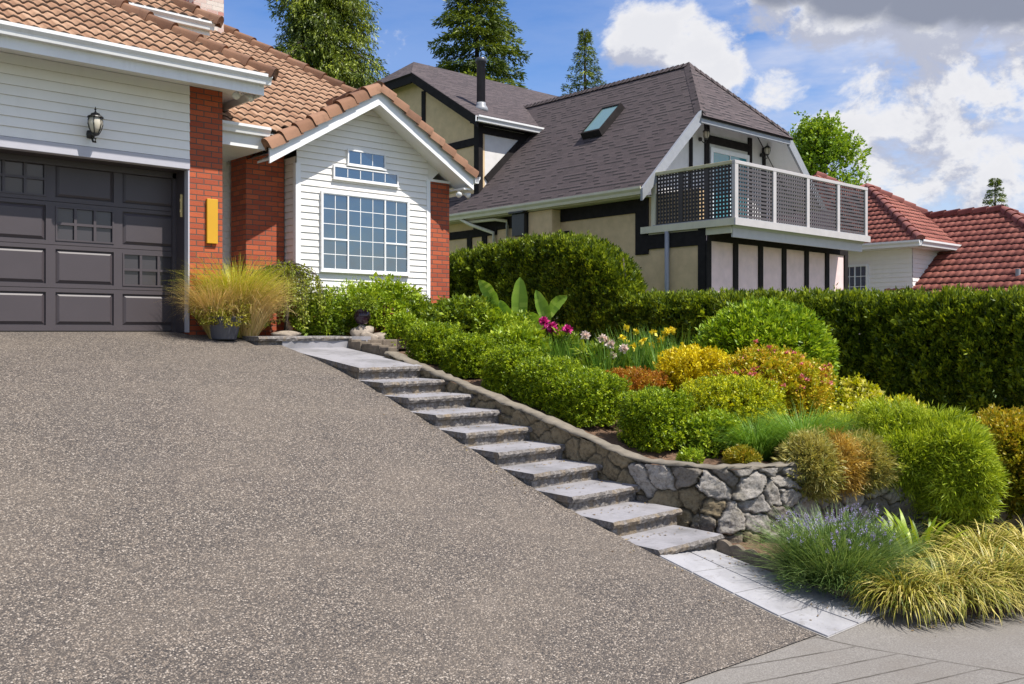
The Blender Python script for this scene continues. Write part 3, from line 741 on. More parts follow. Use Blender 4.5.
# ------------------------------------------------------------------ the brick house
H = thing('brick_house', (4.5, 12.3, 0), 'orange brick and white sided house with charcoal garage door and tan tiled roofs', 'house')
VW, VD = 11.84, 12.27            # garage front, garage door
def garage():
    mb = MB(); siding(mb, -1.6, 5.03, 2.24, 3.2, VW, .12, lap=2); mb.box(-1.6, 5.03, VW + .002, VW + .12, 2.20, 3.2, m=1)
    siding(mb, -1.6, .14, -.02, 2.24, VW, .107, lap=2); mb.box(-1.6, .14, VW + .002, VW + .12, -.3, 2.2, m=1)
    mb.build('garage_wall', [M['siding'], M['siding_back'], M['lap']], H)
    mb = MB(); mb.box(5.03, 5.485, VW, VW + .55, -.35, 3.24); mb.build('brick_pillar', M['brick'], H)
    mb = MB()   # casing round the door opening
    mb.box(.10, 5.028, VW - .03, VW + .10, 2.106, 2.235); mb.box(5.004, 5.028, VW - .018, VW + .10, -.02, 2.104); mb.box(.10, .20, VW - .018, VW + .10, -.02, 2.104)
    mb.build('door_casing', M['door_trim'], H, bevel=.006)
    mb = MB(); mb.box(5.0, 5.027, VW + .102, VD + .05, -.02, 2.15); mb.box(.15, .2, VW + .102, VD + .05, -.02, 2.15); mb.box(.15, 5.027, VW + .102, VD + .05, 2.108, 2.19)
    mb.box(4.955, 5.0, VD - .07, VD - .01, -.02, 2.1); mb.box(.2, 5.0, VD - .07, VD - .012, 2.03, 2.107)
    mb.build('door_jamb', M['door'], H)
    mb = MB(); mb.box(4.972, 4.998, VW + .14, VW + .165, 1.50, 1.80); mb.box(4.966, 4.998, VW + .142, VW + .163, 1.56, 1.60); mb.box(4.966, 4.998, VW + .142, VW + .163, 1.70, 1.74)
    mb.build('handle', M['brass'], H, bevel=.005)
    d = MB(); gl = []; rail = MB()
    d.box(.2, 5.07, VD, VD + .04, -.02, 2.13)
    c = .807; h = .53
    lites = {(0, 3): 1, (1, 2): 1, (2, 1): 1}                     # (column from the right, row from the floor)
    lites = {(0, 1), (1, 2), (2, 3)}
    for i in range(6):
        for j in range(4):
            x0, x1 = 5.07 - (i + 1) * c, 5.07 - i * c; y0, y1 = j * h, (j + 1) * h
            rw, rh = .055, .052
            X0, X1, Y0, Y1 = x0 + rw, x1 - rw, y0 + rh + (.02 if j == 0 else 0), y1 - rh
            # stiles and rails proud of the slab, leaving a sunk field
            d.box(x0, X0, VD - .028, VD, y0 + .003, y1 - .003); d.box(X1, x1, VD - .028, VD, y0 + .003, y1 - .003)
            d.box(X0, X1, VD - .0278, VD, y0 + .003, Y0); d.box(X0, X1, VD - .0278, VD, Y1, y1 - .003)
            if (i, j) in lites:
                gl.append((X0, X1, Y0, Y1)); continue
            b = .035; q0 = [(X0 + .012, VD - .003, Y0 + .012), (X1 - .012, VD - .003, Y0 + .012), (X1 - .012, VD - .003, Y1 - .012), (X0 + .012, VD - .003, Y1 - .012)]
            q1 = [(X0 + .012 + b, VD - .024, Y0 + .012 + b), (X1 - .012 - b, VD - .024, Y0 + .012 + b), (X1 - .012 - b, VD - .024, Y1 - .012 - b), (X0 + .012 + b, VD - .024, Y1 - .012 - b)]
            d.add(q0 + q1, [(4, 5, 6, 7), (0, 1, 5, 4), (1, 2, 6, 5), (2, 3, 7, 6), (3, 0, 4, 7)])
    door = d.build('garage_door', M['door'], H, bevel=.0)
    for X0, X1, Y0, Y1 in gl:
        g = MB(); g.box(X0, X1, VD - .004, VD - .001, Y0, Y1); wdw = MB()
        for k in (1, 2): x = X0 + (X1 - X0) * k / 3; wdw.box(x - .016, x + .016, VD - .034, VD - .005, Y0, Y1)
        y = (Y0 + Y1) / 2; wdw.box(X0, X1, VD - .032, VD - .005, y - .016, y + .016)
        wdw.box(X0, X0 + .02, VD - .038, VD - .006, Y0, Y1); wdw.box(X1 - .02, X1, VD - .038, VD - .006, Y0, Y1)
        wdw.box(X0 + .02, X1 - .02, VD - .037, VD - .006, Y0, Y0 + .02); wdw.box(X0 + .02, X1 - .02, VD - .037, VD - .006, Y1 - .02, Y1)
        wdw.build('window_grille', M['door'], door); g.build('pane', M['door_glass'], door)
    # garage box behind, eave, soffit
    mb = MB(); mb.box(-1.6, 5.4, VD + .6, VD + 5, -.3, 3.2); mb.box(-1.6, -1.55, VW + .12, VD + .6, -.3, 3.2); mb.box(5.40, 5.48, VW + .55, VD + 1.3, -.3, 3.2); mb.build('garage_side_wall', M['siding_back'], H)
    mb = MB(); mb.box(-2.0, 5.78, 11.30, VW + .1, 3.205, 3.235)
    for k in range(1, 3): mb.box(-2.0, 5.78, 11.30 + k * .17, 11.306 + k * .17, 3.199, 3.2049)
    mb.box(5.486, 5.78, VW + .101, VW + 1.6, 3.205, 3.235)
    mb.build('soffit', M['trim'], H)
    mb = MB(); mb.box(-2.0, 5.80, 11.275, 11.299, 3.10, 3.34); mb.box(5.781, 5.805, 11.30, 13.3, 3.10, 3.34); mb.build('fascia', M['gutter'], H)
    gutter('gutter', H, (-2.0, 11.275, 3.36), (5.86, 11.275, 3.36), (0, -1, 0), M['gutter'], .13)
garage()

PI_ = .65
def house_roofs():
    # garage: plane facing the street, hip down to the corner
    O = (-2.0, 11.2, 3.35); c = (5.88, 11.2)
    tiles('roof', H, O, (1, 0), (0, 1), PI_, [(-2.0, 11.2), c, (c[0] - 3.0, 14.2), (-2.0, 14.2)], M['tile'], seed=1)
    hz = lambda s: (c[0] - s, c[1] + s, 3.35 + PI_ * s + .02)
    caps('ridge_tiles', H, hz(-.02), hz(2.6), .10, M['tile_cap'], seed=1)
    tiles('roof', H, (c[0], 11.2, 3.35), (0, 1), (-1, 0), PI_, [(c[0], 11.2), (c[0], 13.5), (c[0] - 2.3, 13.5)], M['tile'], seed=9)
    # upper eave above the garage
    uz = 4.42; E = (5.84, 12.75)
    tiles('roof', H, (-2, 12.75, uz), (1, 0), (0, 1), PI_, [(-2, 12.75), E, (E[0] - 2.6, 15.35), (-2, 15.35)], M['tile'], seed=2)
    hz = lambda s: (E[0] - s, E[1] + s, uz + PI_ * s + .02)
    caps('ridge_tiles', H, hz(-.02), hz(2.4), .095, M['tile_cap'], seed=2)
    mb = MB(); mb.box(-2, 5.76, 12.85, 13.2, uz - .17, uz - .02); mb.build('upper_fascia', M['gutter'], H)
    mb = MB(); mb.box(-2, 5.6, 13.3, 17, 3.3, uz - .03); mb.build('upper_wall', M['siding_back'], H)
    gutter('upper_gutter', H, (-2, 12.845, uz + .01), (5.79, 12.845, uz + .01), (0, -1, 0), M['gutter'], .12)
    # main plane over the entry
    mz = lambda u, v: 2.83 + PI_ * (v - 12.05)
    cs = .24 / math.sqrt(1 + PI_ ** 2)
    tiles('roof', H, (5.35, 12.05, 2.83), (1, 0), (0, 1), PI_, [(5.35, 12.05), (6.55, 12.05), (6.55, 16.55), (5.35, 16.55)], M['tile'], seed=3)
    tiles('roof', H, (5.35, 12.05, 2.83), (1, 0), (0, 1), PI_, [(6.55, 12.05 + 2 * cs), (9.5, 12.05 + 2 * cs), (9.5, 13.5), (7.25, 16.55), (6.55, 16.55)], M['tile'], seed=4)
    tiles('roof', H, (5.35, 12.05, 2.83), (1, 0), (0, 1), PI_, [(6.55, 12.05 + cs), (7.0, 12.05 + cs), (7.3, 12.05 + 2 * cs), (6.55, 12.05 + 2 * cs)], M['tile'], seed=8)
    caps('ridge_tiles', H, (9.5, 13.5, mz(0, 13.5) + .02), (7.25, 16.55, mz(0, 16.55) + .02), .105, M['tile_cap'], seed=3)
    mb = MB(); mb.box(5.4, 9.4, 14.0, 19.0, -.3, 3.9); mb.build('rear_wall', M['siding_back'], H)
    mb = MB(); mb.add([(7.25, 16.55, mz(0, 16.5)), (9.5, 13.5, mz(0, 13.5)), (9.5, 19, 3.6), (7.25, 19, mz(0, 16.5))], [(0, 1, 2, 3)]); mb.add([(-2, 15.65, 6.2), (3.5, 15.65, 6.2), (5.35, 16.5, 5.72), (7.25, 16.5, 5.7), (7.25, 21, 3.2), (-2, 21, 3.2)], [(0, 1, 2, 3, 4, 5)])
    mb.build('rear_roof', M['tile_cap'], H)
    mb = MB(); mb.box(5.35, 6.24, 12.12, 13.3, 2.56, 2.58); mb.build('entry_soffit', M['trim'], H)
    mb = MB(); mb.box(5.35, 6.26, 12.09, 12.119, 2.56, 2.82); mb.build('entry_fascia', M['gutter'], H)
    gutter('entry_gutter', H, (5.35, 12.089, 2.86), (6.27, 12.089, 2.86), (0, -1, 0), M['gutter'], .125)
    # chimney
    x = at_v(210, 15.9); u = x[0]
    mb = MB(); mb.box(u - .30, u + .26, 15.9, 16.45, 4.6, 7.4); mb.box(u - .35, u + .31, 15.85, 16.5, 7.4, 7.5); mb.build('chimney', M['chimney_brick'], H)
    # gable over the bay
    L0, R0, PK, ZE, ZP, V0 = 6.27, 9.96, 8.1, 2.56, 3.70, 11.98
    pg = (ZP - ZE) / (PK - L0)
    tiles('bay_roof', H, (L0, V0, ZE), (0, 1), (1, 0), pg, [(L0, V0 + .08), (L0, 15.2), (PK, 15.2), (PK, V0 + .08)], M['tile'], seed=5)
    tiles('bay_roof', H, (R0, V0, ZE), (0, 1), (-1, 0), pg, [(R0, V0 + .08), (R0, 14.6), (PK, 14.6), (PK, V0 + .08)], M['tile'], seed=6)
    caps('ridge_tiles', H, (PK, V0, ZP + .03), (PK, 14.4, ZP + .03), .11, M['tile_cap'], seed=6)
    # bold barrel tiles down both rakes
    for k, (a, b) in enumerate((((L0 - .05, V0 + .03, ZE + .03), (PK, V0 + .03, ZP + .045)), ((R0 + .05, V0 + .03, ZE + .03), (PK, V0 + .03, ZP + .045)))):
        caps('rake_tiles', H, a, b, .10, M['tile_cap'], L=.27, seed=20 + k, sq=1.0)
    mb = MB()
    for a in (L0 - .02, R0 + .02):
        sgn = 1 if a < PK else -1
        p = [(a, V0, ZE - .20), (a, V0, ZE + .03), (PK, V0, ZP + .02), (PK, V0, ZP - .215)]
        mb.prism(p if sgn > 0 else p[::-1], (0, .035, 0))
    mb.build('rake_board', M['trim'], H)
    mb = MB()
    for a in (L0 + .02, R0 - .02):
        p = [(a, V0 + .036, ZE - .14), (a, V0 + .036, ZE - .11), (PK, V0 + .036, ZP - .08), (PK, V0 + .036, ZP - .11)]
        mb.prism(p if a < PK else p[::-1], (0, .42, 0))
    mb.build('rake_soffit', M['trim'], H)
    gutter('bay_gutter', H, (R0 + .03, V0 - .03, ZE + .03), (R0 + .03, 14.4, ZE + .03), (1, 0, 0), M['gutter'], .115)
    mb = MB(); mb.box(9.80, R0 + .02, V0 + .04, 14.4, ZE - .20, ZE - .17); mb.build('bay_soffit', M['trim'], H)
house_roofs()

VG = 12.40
def bay():
    L, R, ZB = 6.90, 9.33, .47; ZT = 3.62; PK = 8.1; sl = .623
    def clip(z):
        w = (3.62 - z) / sl; return (max(L, PK - w), min(R, PK + w))
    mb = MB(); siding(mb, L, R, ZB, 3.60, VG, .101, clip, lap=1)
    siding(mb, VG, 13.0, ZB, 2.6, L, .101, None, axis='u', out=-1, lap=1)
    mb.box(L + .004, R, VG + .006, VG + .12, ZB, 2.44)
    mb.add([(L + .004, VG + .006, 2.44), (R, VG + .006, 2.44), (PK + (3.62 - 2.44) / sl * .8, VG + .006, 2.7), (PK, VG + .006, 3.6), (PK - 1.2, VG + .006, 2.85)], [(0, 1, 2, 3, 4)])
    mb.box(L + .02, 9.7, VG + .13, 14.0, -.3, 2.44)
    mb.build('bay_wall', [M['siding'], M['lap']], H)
    mb = MB(); mb.box(L - .022, L + .06, VG - .024, VG + .0035, ZB, 2.50); mb.box(L - .024, L - .0175, VG + .0035, VG + .06, ZB, 2.50)
    mb.build('corner_board', M['trim'], H); mb = MB(); mb.box(R - .03, R + .04, VG - .026, VG + .0035, ZB, 2.52); mb.box(R + .04, 9.80, VG - .02, VG, 2.49, 2.53); mb.build('corner_board', M['trim'], H)
    mb = MB(); mb.box(R + .005, 9.79, VG + .001, VG + .5, -.5, 2.50); mb.build('brick_pillar', M['brick'], H)
    mb = MB(); mb.box(L + .01, R, VG + .03, VG + .125, -.5, ZB - .002); mb.build('foundation', M['foundation'], H)
    mb = MB(); mb.box(6.25, L - .03, 12.71, 13.2, -.4, 2.80); mb.build('brick_pillar', M['brick'], H)
    mb = MB(); siding(mb, 5.4, 6.6, -.1, 2.7, 13.3, .101); mb.box(5.4, 6.7, 13.302, 13.4, -.3, 2.8); mb.build('entry_wall', M['siding'], H)
    f = [(0, .285, .0, .40, 2, 2), (0, .285, .40, 1, 2, 3), (.285, .72, 0, 1, 3, 5), (.72, 1, 0, .40, 2, 2), (.72, 1, .40, 1, 2, 3)]
    window(H, 'window', 'v', VG - .016, -1, 7.29, 8.92, .915, 2.12, f, M['trim'], M['glass'], fw=.026, depth=.046, mw=.011)
    window(H, 'window', 'v', VG - .016, -1, 7.51, 8.71, 2.34, 2.535, [(0, 1, 0, 1, 5, 1)], M['trim'], M['glass'], fw=.022, depth=.036, mw=.011)
    window(H, 'window', 'v', VG - .016, -1, 7.76, 8.46, 2.575, 2.815, [(0, 1, 0, 1, 3, 1)], M['trim'], M['glass'], fw=.022, depth=.036, mw=.011)
bay()

# ------------------------------------------------------------------ fixtures on the brick house
def lantern(name, c, h, n, label, group=None, wall=None, out=(0, -1, 0)):
    """carriage lantern: c = middle of the cage, h = total height"""
    c = Vector(c); o = Vector(out); t = thing(name, c, label, 'lantern', group)
    r = h * .185
    mb = MB(); wc = c - o * wall; mb.lathe(wc + Vector((0, 0, -h * .2)) , [(.002, -h * .12), (h * .1, -h * .1), (h * .12, 0), (h * .1, h * .1), (.002, h * .12)], 12)
    for i, p in enumerate(mb.v): pass
    pts = [wc + Vector((0, 0, -h * .22)) + o * .01, wc + o * wall * .5 + Vector((0, 0, -h * .42)), c + Vector((0, 0, -h * .46)), c + Vector((0, 0, -h * .36))]
    mb.tube(pts, h * .028, 8); mb.build('bracket', M['black_metal'], t, smooth=True)
    mb = MB(); mb.lathe(c, [(.004, h * .5), (h * .012, h * .46), (h * .03, h * .43), (h * .014, h * .40), (h * .03, h * .35), (h * .11, h * .315), (h * .13, h * .27), (h * .20, h * .235), (h * .215, h * .205), (h * .19, h * .20), (.004, h * .20)][::-1], 20)
    mb.build('cap', M['black_metal'], t)
    mb = MB(); mb.lathe(c, [(.004, -h * .30), (h * .09, -h * .27), (h * .10, -h * .22), (.004, -h * .215)], 16)
    for k in range(6):
        a = 2 * math.pi * k / 6; d = Vector((math.cos(a), math.sin(a), 0))
        mb.tube([c + d * (r * f) + Vector((0, 0, h * z)) for f, z in ((.52, -.235), (.85, -.12), (1.06, .02), (1.04, .12), (.92, .205))], h * .014, 6)
    mb.build('cage', M['black_metal'], t)
    mb = MB(); mb.lathe(c, [(r * .42, -h * .215), (r * .78, -h * .1), (r * .97, .02 * h), (r * .95, h * .12), (r * .84, h * .198)], 20); mb.build('glass', M['glass_lamp'], t, smooth=True)
    return t
lantern('wall_lantern', (3.79, VW - .19, 2.475), .44, 1, 'black carriage lantern with clear glass on the white siding above the garage door', None, .17)
mb = MB(); mb.box(5.253, 5.402, VW - .045, VW - .001, 1.16, 1.75)
tag(mb.build('plaque', M['yellow'], bevel=.004), 'tall plain mustard yellow board fixed to the brick pillar beside the garage door', 'plaque')

def floodlight(loc, label, s=1.0):
    t = thing('floodlight', loc, label, 'floodlight', 'twin floodlights under the eaves'); c = Vector(loc)
    mb = MB(); mb.lathe(c, [(.05 * s, -.025), (.055 * s, -.012), (.055 * s, 0)], 14); mb.build('base', M['gutter'], t)
    for sx in (-1, 1):
        a = c + Vector((.05 * sx * s, -.02, -.05 * s)); d = Vector((.5 * sx, -.75, -.45)).normalized()
        m2 = MB(); m2.tube([c + Vector((.02 * sx, 0, -.02)), a], .014 * s, 8); m2.tube([a, a + d * .05 * s, a + d * .12 * s, a + d * .13 * s], [.02 * s, .03 * s, .052 * s, .048 * s], 12); m2.build('lamp_head', M['gutter'], t, smooth=True)
floodlight((5.63, 11.62, 3.20), 'white twin floodlight under the garage eave right of the brick pillar', 1.0)
floodlight((9.86, 12.2, 2.375), 'white twin floodlight under the gable eave at the brick corner', 1.0)

# ------------------------------------------------------------------ the half timbered neighbour
Nb = thing('half_timbered_house', (18.5, 14, -.3), 'tan stucco house with black timbers, dark shingle roof, skylight and front balcony', 'house')
UG, UW, EZ = 14.9, 15.3, 3.0      # gutter line, side wall, eave height
SL = .965
def shingles(name, poly, e, s, parent=Nb, th=.06):
    """roof slab with UVs in metres; e, s unit vectors along the eave and up the slope"""
    e, s = Vector(e).normalized(), Vector(s).normalized(); n = e.cross(s)
    if n.z < 0: n = -n
    P = [Vector(p) for p in poly]; B = [p - n * th for p in P]; k = len(P); mb = MB()
    uv = [(p.dot(e), p.dot(s)) for p in P]
    mb.add(P, [tuple(range(k))], [uv], 0)
    mb.add(P + B, [tuple(range(k, 2 * k))[::-1]] + [(i, k + i, k + (i + 1) % k, (i + 1) % k) for i in range(k)], None, 1)
    return mb.build(name, [M['shingle'], M['timber']], parent)

def neighbour():
    rz = lambda u: EZ + SL * (u - UG)
    s1 = Vector((1, 0, SL)).normalized()
    UR, VF, VB = 18.6, 12.4, 18.4              # ridge, gable front, start of the cross gable
    RZ = rz(UR); JU = 16.82; JZ = rz(JU); VR = 14.05
    # left slope with the clipped gable corner
    shingles('roof', [(UG, VF, EZ), (JU, VF, JZ), (UR, VR, RZ), (UR, 20.6, RZ), (UG, 20.6, EZ)][::-1], (0, 1, 0), s1)
    shingles('roof', [(2 * UR - UG, VF, EZ), (2 * UR - JU, VF, JZ), (UR, VR, RZ), (UR, 20.6, RZ), (2 * UR - UG, 20.6, EZ)], (0, 1, 0), (-1, 0, SL))
    sj = Vector((0, VR - VF, RZ - JZ)).normalized()
    shingles('roof', [(JU - .06, VF - .12, JZ - .13), (2 * UR - JU + .06, VF - .12, JZ - .13), (UR, VR, RZ)], (1, 0, 0), sj)
    # ridge and hip caps
    mb = MB()
    for a, b in (((UR, VR, RZ), (UR, 20.5, RZ)), ((UR, VR, RZ), (JU, VF, JZ)), ((UR, VR, RZ), (2 * UR - JU, VF, JZ))):
        a, b = Vector(a), Vector(b); L = (b - a).length; n = int(L / .16)
        for k in range(n):
            p, q = a + (b - a) * (k / n), a + (b - a) * ((k + 1.1) / n); up = Vector((0, 0, .035)); sd = (b - a).cross(up).normalized() * .13
            dn = Vector((0, 0, -.10)); v0 = [p + sd + dn + up, p + up * 1.7, p - sd + dn + up, q - sd + dn + up * .4, q + up, q + sd + dn + up * .4]
            mb.add(v0, [(0, 1, 4, 5), (1, 2, 3, 4)])
    mb.build('ridge_cap', M['shingle'], Nb)
    gutter('gutter', Nb, (UG + .05, 20.4, EZ - .01), (UG + .05, VF + .02, EZ - .01), (-1, 0, 0), M['cream'], .16)
    mb = MB(); mb.box(UG + .06, UW - .02, VF + .1, 20.3, EZ - .19, EZ - .165); mb.build('soffit', M['cream'], Nb)
    # walls
    VFR, VDR = 11.12, 13.15; FR = at_v(847, VFR)[0]                     # ground floor front, recessed balcony wall
    mb = MB(); mb.box(UW, UW + .2, VFR + .2, 20.5, -.6, 2.87); mb.box(UW + .21, 21.9, 18.5, 20.5, -.6, 3.0); mb.build('side_wall', M['stucco'], Nb)
    mb = MB(); mb.box(UW + .003, FR, VFR + .003, VFR + .2, -.6, 2.12); mb.box(FR - .2, FR, VFR + .201, 20, -.6, 2.9); mb.build('front_wall', M['stucco_white'], Nb)
    # upper gable wall behind the balcony
    gz = lambda u: min(rz(u), rz(2 * UR - u)) - .14
    zt = JZ + .26; ul = UG + (zt + .14 - EZ) / SL
    mb = MB(); mb.prism([(UW + .01, VDR, 2.0), (2 * UR - UW - .01, VDR, 2.0), (2 * UR - UW - .01, VDR, gz(UW)), (2 * UR - ul - .05, VDR, zt), (ul + .05, VDR, zt), (UW + .01, VDR, gz(UW))], (0, .15, 0)); mb.build('gable_wall', M['stucco_grey'], Nb)
    # soffit of the gable overhang and barge boards
    mb = MB()
    mb.add([(UG, VF + .04, EZ - .13), (JU, VF + .04, JZ - .13), (JU, VDR, JZ - .13), (UG, VDR, EZ - .13)], [(0, 1, 2, 3)])
    a = 2 * UR
    mb.add([(a - UG, VF + .04, EZ - .13), (a - JU, VF + .04, JZ - .13), (a - JU, VDR, JZ - .13), (a - UG, VDR, EZ - .13)], [(3, 2, 1, 0)])
    j2 = JU + .42
    mb.add([(JU, VF + .04, JZ - .13), (j2, VDR, JZ + .27), (JU, VDR, JZ - .13)], [(0, 1, 2)]); mb.add([(a - JU, VF + .04, JZ - .13), (a - JU, VDR, JZ - .13), (a - j2, VDR, JZ + .27)], [(0, 1, 2)])
    mb.add([(JU, VF + .04, JZ - .13), (a - JU, VF + .04, JZ - .13), (a - j2, VDR, JZ + .27), (j2, VDR, JZ + .27)], [(0, 1, 2, 3)])
    mb.build('gable_soffit', M['trim'], Nb)
    mb = MB(); w = .26
    for sg in (0, 1):
        f = (lambda u: u) if not sg else (lambda u: a - u)
        p = [(f(UG - .08), VF - .03, EZ - .08 - w * .9), (f(UG - .08), VF - .03, EZ - .09 + .03), (f(JU), VF - .03, JZ + .01), (f(JU), VF - .03, JZ - w * 1.15)]
        mb.prism(p if not sg else p[::-1], (0, .06, 0), m=0)
    mb.prism([(JU - .03, VF - .05, JZ - .27), (a - JU + .03, VF - .05, JZ - .27), (a - JU + .03, VF - .05, JZ - .14), (JU - .03, VF - .05, JZ - .14)], (0, .055, 0))
    mb.build('barge_board', M['steel'], Nb)
    # --- cross gable on the far side
    CG, CV, CE, CP = 15.5, 18.4, 5.45, .60       # face, near wall, eave, pitch
    ov = .3; PV = 20.95; PZ = CE + CP * (PV - CV + ov); RV, RZ2 = 22.2, CE + CP * (22.2 - CV + ov)
    mb = MB(); mb.prism([(CG, CV, -.6), (CG, 2 * RV - CV, -.6), (CG, 2 * RV - CV, CE + .12), (CG, 2 * RV - PV, PZ - .12), (CG, PV, PZ - .12), (CG, CV, CE + .12)], (.2, 0, 0)); mb.build('cross_gable_wall', M['stucco'], Nb)
    mb = MB(); mb.box(CG + .201, 20, CV + .002, CV + .2, 2.9, CE + .1); mb.build('cross_gable_side', M['stucco_grey'], Nb)
    s2 = Vector((0, 1, CP)).normalized(); ue = CG - ov
    def vz(v): return CE + CP * (v - CV + ov)
    valley = lambda z: UG + (z - EZ) / SL
    shingles('roof', [(ue, CV - ov, CE), (valley(CE), CV - ov, CE), (UR, 0 + (RZ - CE) / CP + CV - ov, RZ), (22.5, (RZ - CE) / CP + CV - ov, RZ), (22.5, RV, RZ2), (ue + 1.0, RV, RZ2), (ue, PV, PZ)], (1, 0, 0), s2)
    shingles('roof', [(ue, 2 * RV - CV + ov, CE), (22.5, 2 * RV - CV + ov, CE), (22.5, RV, RZ2), (ue + 1.0, RV, RZ2), (ue, 2 * RV - PV, PZ)], (1, 0, 0), (0, -1, CP))
    shingles('roof', [(ue - .06, PV - .06, PZ - .05), (ue + 1.0, RV, RZ2), (ue - .06, 2 * RV - PV + .06, PZ - .05)], (0, 1, 0), Vector((1.0, 0, RZ2 - PZ)))
    mb = MB()
    mb.prism([(ue - .02, CV - ov, CE - .26), (ue - .02, CV - ov, CE + .0), (ue - .02, PV, PZ), (ue - .02, PV, PZ - .26)], (.05, 0, 0))
    mb.prism([(ue - .02, PV, PZ - .30), (ue - .02, PV, PZ - .06), (ue - .02, 2 * RV - PV, PZ - .06), (ue - .02, 2 * RV - PV, PZ - .30)], (.05, 0, 0))
    mb.build('barge_board', M['timber'], Nb)
    gutter('gutter', Nb, (ue - .05, CV - ov + .02, CE + .02), (valley(CE) + .1, CV - ov + .02, CE + .02), (0, -1, 0), M['gutter'], .15)
    mb = MB(); mb.box(ue, valley(CE), CV - ov + .03, CV, CE - .12, CE - .10); mb.build('soffit', M['timber'], Nb)
    # timbers, each a bar of its own
    def tb(*b): mb = MB(); mb.box(*b); mb.build('timber_beam', M['timber'], Nb)
    tb(CG - .035, CG + .002, CV - .03, CV + .16, -.5, CE - .06); tb(CG - .034, CG + .11, CV - .034, CV - .003, 2.9, CE - .06)      # corner post
    pv = at_u(424, CG)[1]; z2 = ray(424, 110)
    tb(CG - .032, CG - .001, pv - .08, pv + .08, 5.1, 6.65)
    tb(CG - .033, CG - .001, CV + .161, 26, 4.82, 5.02); tb(CG - .03, CG - .001, CV + .161, 26, 2.5, 2.7)
    tb(CG - .031, CG - .001, CV + .161, 26, 1.55, 1.75)
    mb = MB(); mb.beam((CG + .25, CV - .02, EZ + SL * (CG + .25 - UG) + .10), (valley(CE) - .1, CV - .02, CE - .05), .03, .22, (0, 1, 0)); mb.build('timber_beam', M['timber'], Nb)
    tb(CG + .112, valley(CE), CV - .032, CV - .002, CE - .33, CE - .14)
    # side wall timbers
    tb(UW - .03, UW - .001, 11.32, 12.6, 1.72, 2.02); tb(UW - .032, UW - .001, 12.6, 12.95, 1.62, 2.84)
    p7 = at_u(714, UW)[1]
    tb(UW - .034, UW - .001, VFR + .02, 11.318, -.6, 2.1)
    tb(UW - .033, UW - .001, 12.951, 15.2, 2.52, 2.83)
    tb(UW - .031, UW - .001, 16.1, 18.35, 2.52, 2.83); k = at_u(567, UW)[1]; tb(UW - .03, UW - .001, k - .08, k + .08, -.5, 2.3)
    for px in (470, 485): v = at_u(px, UW)[1]; tb(UW - .034, UW - .001, v - .09, v + .09, -.5, 2.5)
    v0, v1 = at_u(487, UW)[1], at_u(450, UW)[1]; tb(UW - .036, UW - .001, v0, v1, 1.62, 1.82); tb(UW - .035, UW - .001, v0 - .4, v1, 2.40, 2.60)
    # box bay / flue cover and dark vent under the eave
    b0, b1 = at_u(595, UW)[1], at_u(561, UW)[1]
    mb = MB(); mb.box(UW - .30, UW - .002, 15.21, 16.0, 2.05, 2.80); mb.build('flue_cover', M['stucco'], Nb, bevel=.01)
    mb = MB(); mb.box(UW - .42, UW - .02, 16.02, 16.45, 2.25, 2.78); mb.prism([(UW - .5, 15.98, 2.78), (UW - .02, 15.98, 2.80), (UW - .02, 16.5, 2.80), (UW - .5, 16.5, 2.78)], (0, 0, .05)); mb.build('wall_vent', M['black_metal'], Nb, bevel=.01)
    # downpipes
    d1, d2 = at_u(494, UW - .06)[1], at_u(499, UW - .06)[1]
    mb = MB(); mb.tube([(UG + .0, d1 + .9, EZ - .16), (UG + .05, d1 + .55, EZ - .33), (UW - .06, d1 + .02, EZ - .55), (UW - .06, d1, EZ - .75), (UW - .06, d1, -.5)], .045, 10)
    mb.tube([(UG + .1, d1 + .8, EZ - .24), (UG + .12, d2 - .1, EZ - .26), (UW - .07, d2 - .3, EZ - .30), (UW - .07, d2 - .32, EZ - .42), (UW - .07, d2 - .32, -.5)], .04, 10)
    mb.build('downpipe', M['cream'], Nb, smooth=True)
    # window low on the side wall
    w0, w1 = at_u(483.5, UW)[1], at_u(471.5, UW)[1]
    window(Nb, 'window', 'u', UW - .002, -1, w0 + .08, w1 - .08, .55, 1.60, [(0, 1, 0, 1, 1, 2)], M['trim'], M['glass'], fw=.06, depth=.03)
    # skylight in the left slope
    def onroof(px, py, lift=0):
        r = ray(px, py); Y = (EZ - SL * UG) / (r.z - SL * r.x); return r * Y
    q = [onroof(*p) for p in ((585, 139), (602, 138), (623, 110), (606, 109.5))]
    c = sum((Vector(k) for k in q), Vector()) / 4; vh, uh = .36, .52
    nrm = Vector((-SL, 0, 1)).normalized(); e = Vector((0, 1, 0))
    def ring(k, h): return [c + e * (sv * vh * k) + s1 * (su * uh * k * 1.0) + nrm * h for sv, su in ((-1, -1), (1, -1), (1, 1), (-1, 1))]
    uh = .56; vh = .31
    mb = MB(); a0, a1, a2, a3 = ring(1.05, -.05), ring(1.0, .17), ring(.90, .175), ring(.90, .12)
    for A, B in ((a0, a1), (a1, a2), (a2, a3)): mb.add(A + B, [(i, (i + 1) % 4, 4 + (i + 1) % 4, 4 + i) for i in range(4)])
    sk = mb.build('skylight', M['timber'], Nb); g = MB(); g.add(ring(.92, .15), [(0, 1, 2, 3)]); g.build('pane', M['glass_sky'], sk)
    # vent pipe on the cross gable
    r = ray(481, 108); Y = (CE - CP * (CV - ov)) / (r.z - CP * r.y); p = r * Y
    hh = 50 / F * Y
    mb = MB(); mb.lathe(p, [(.20, -.12), (.18, .0), (.125, .08), (.125, .14)], 16); mb.build('flashing', M['steel'], Nb, smooth=True)
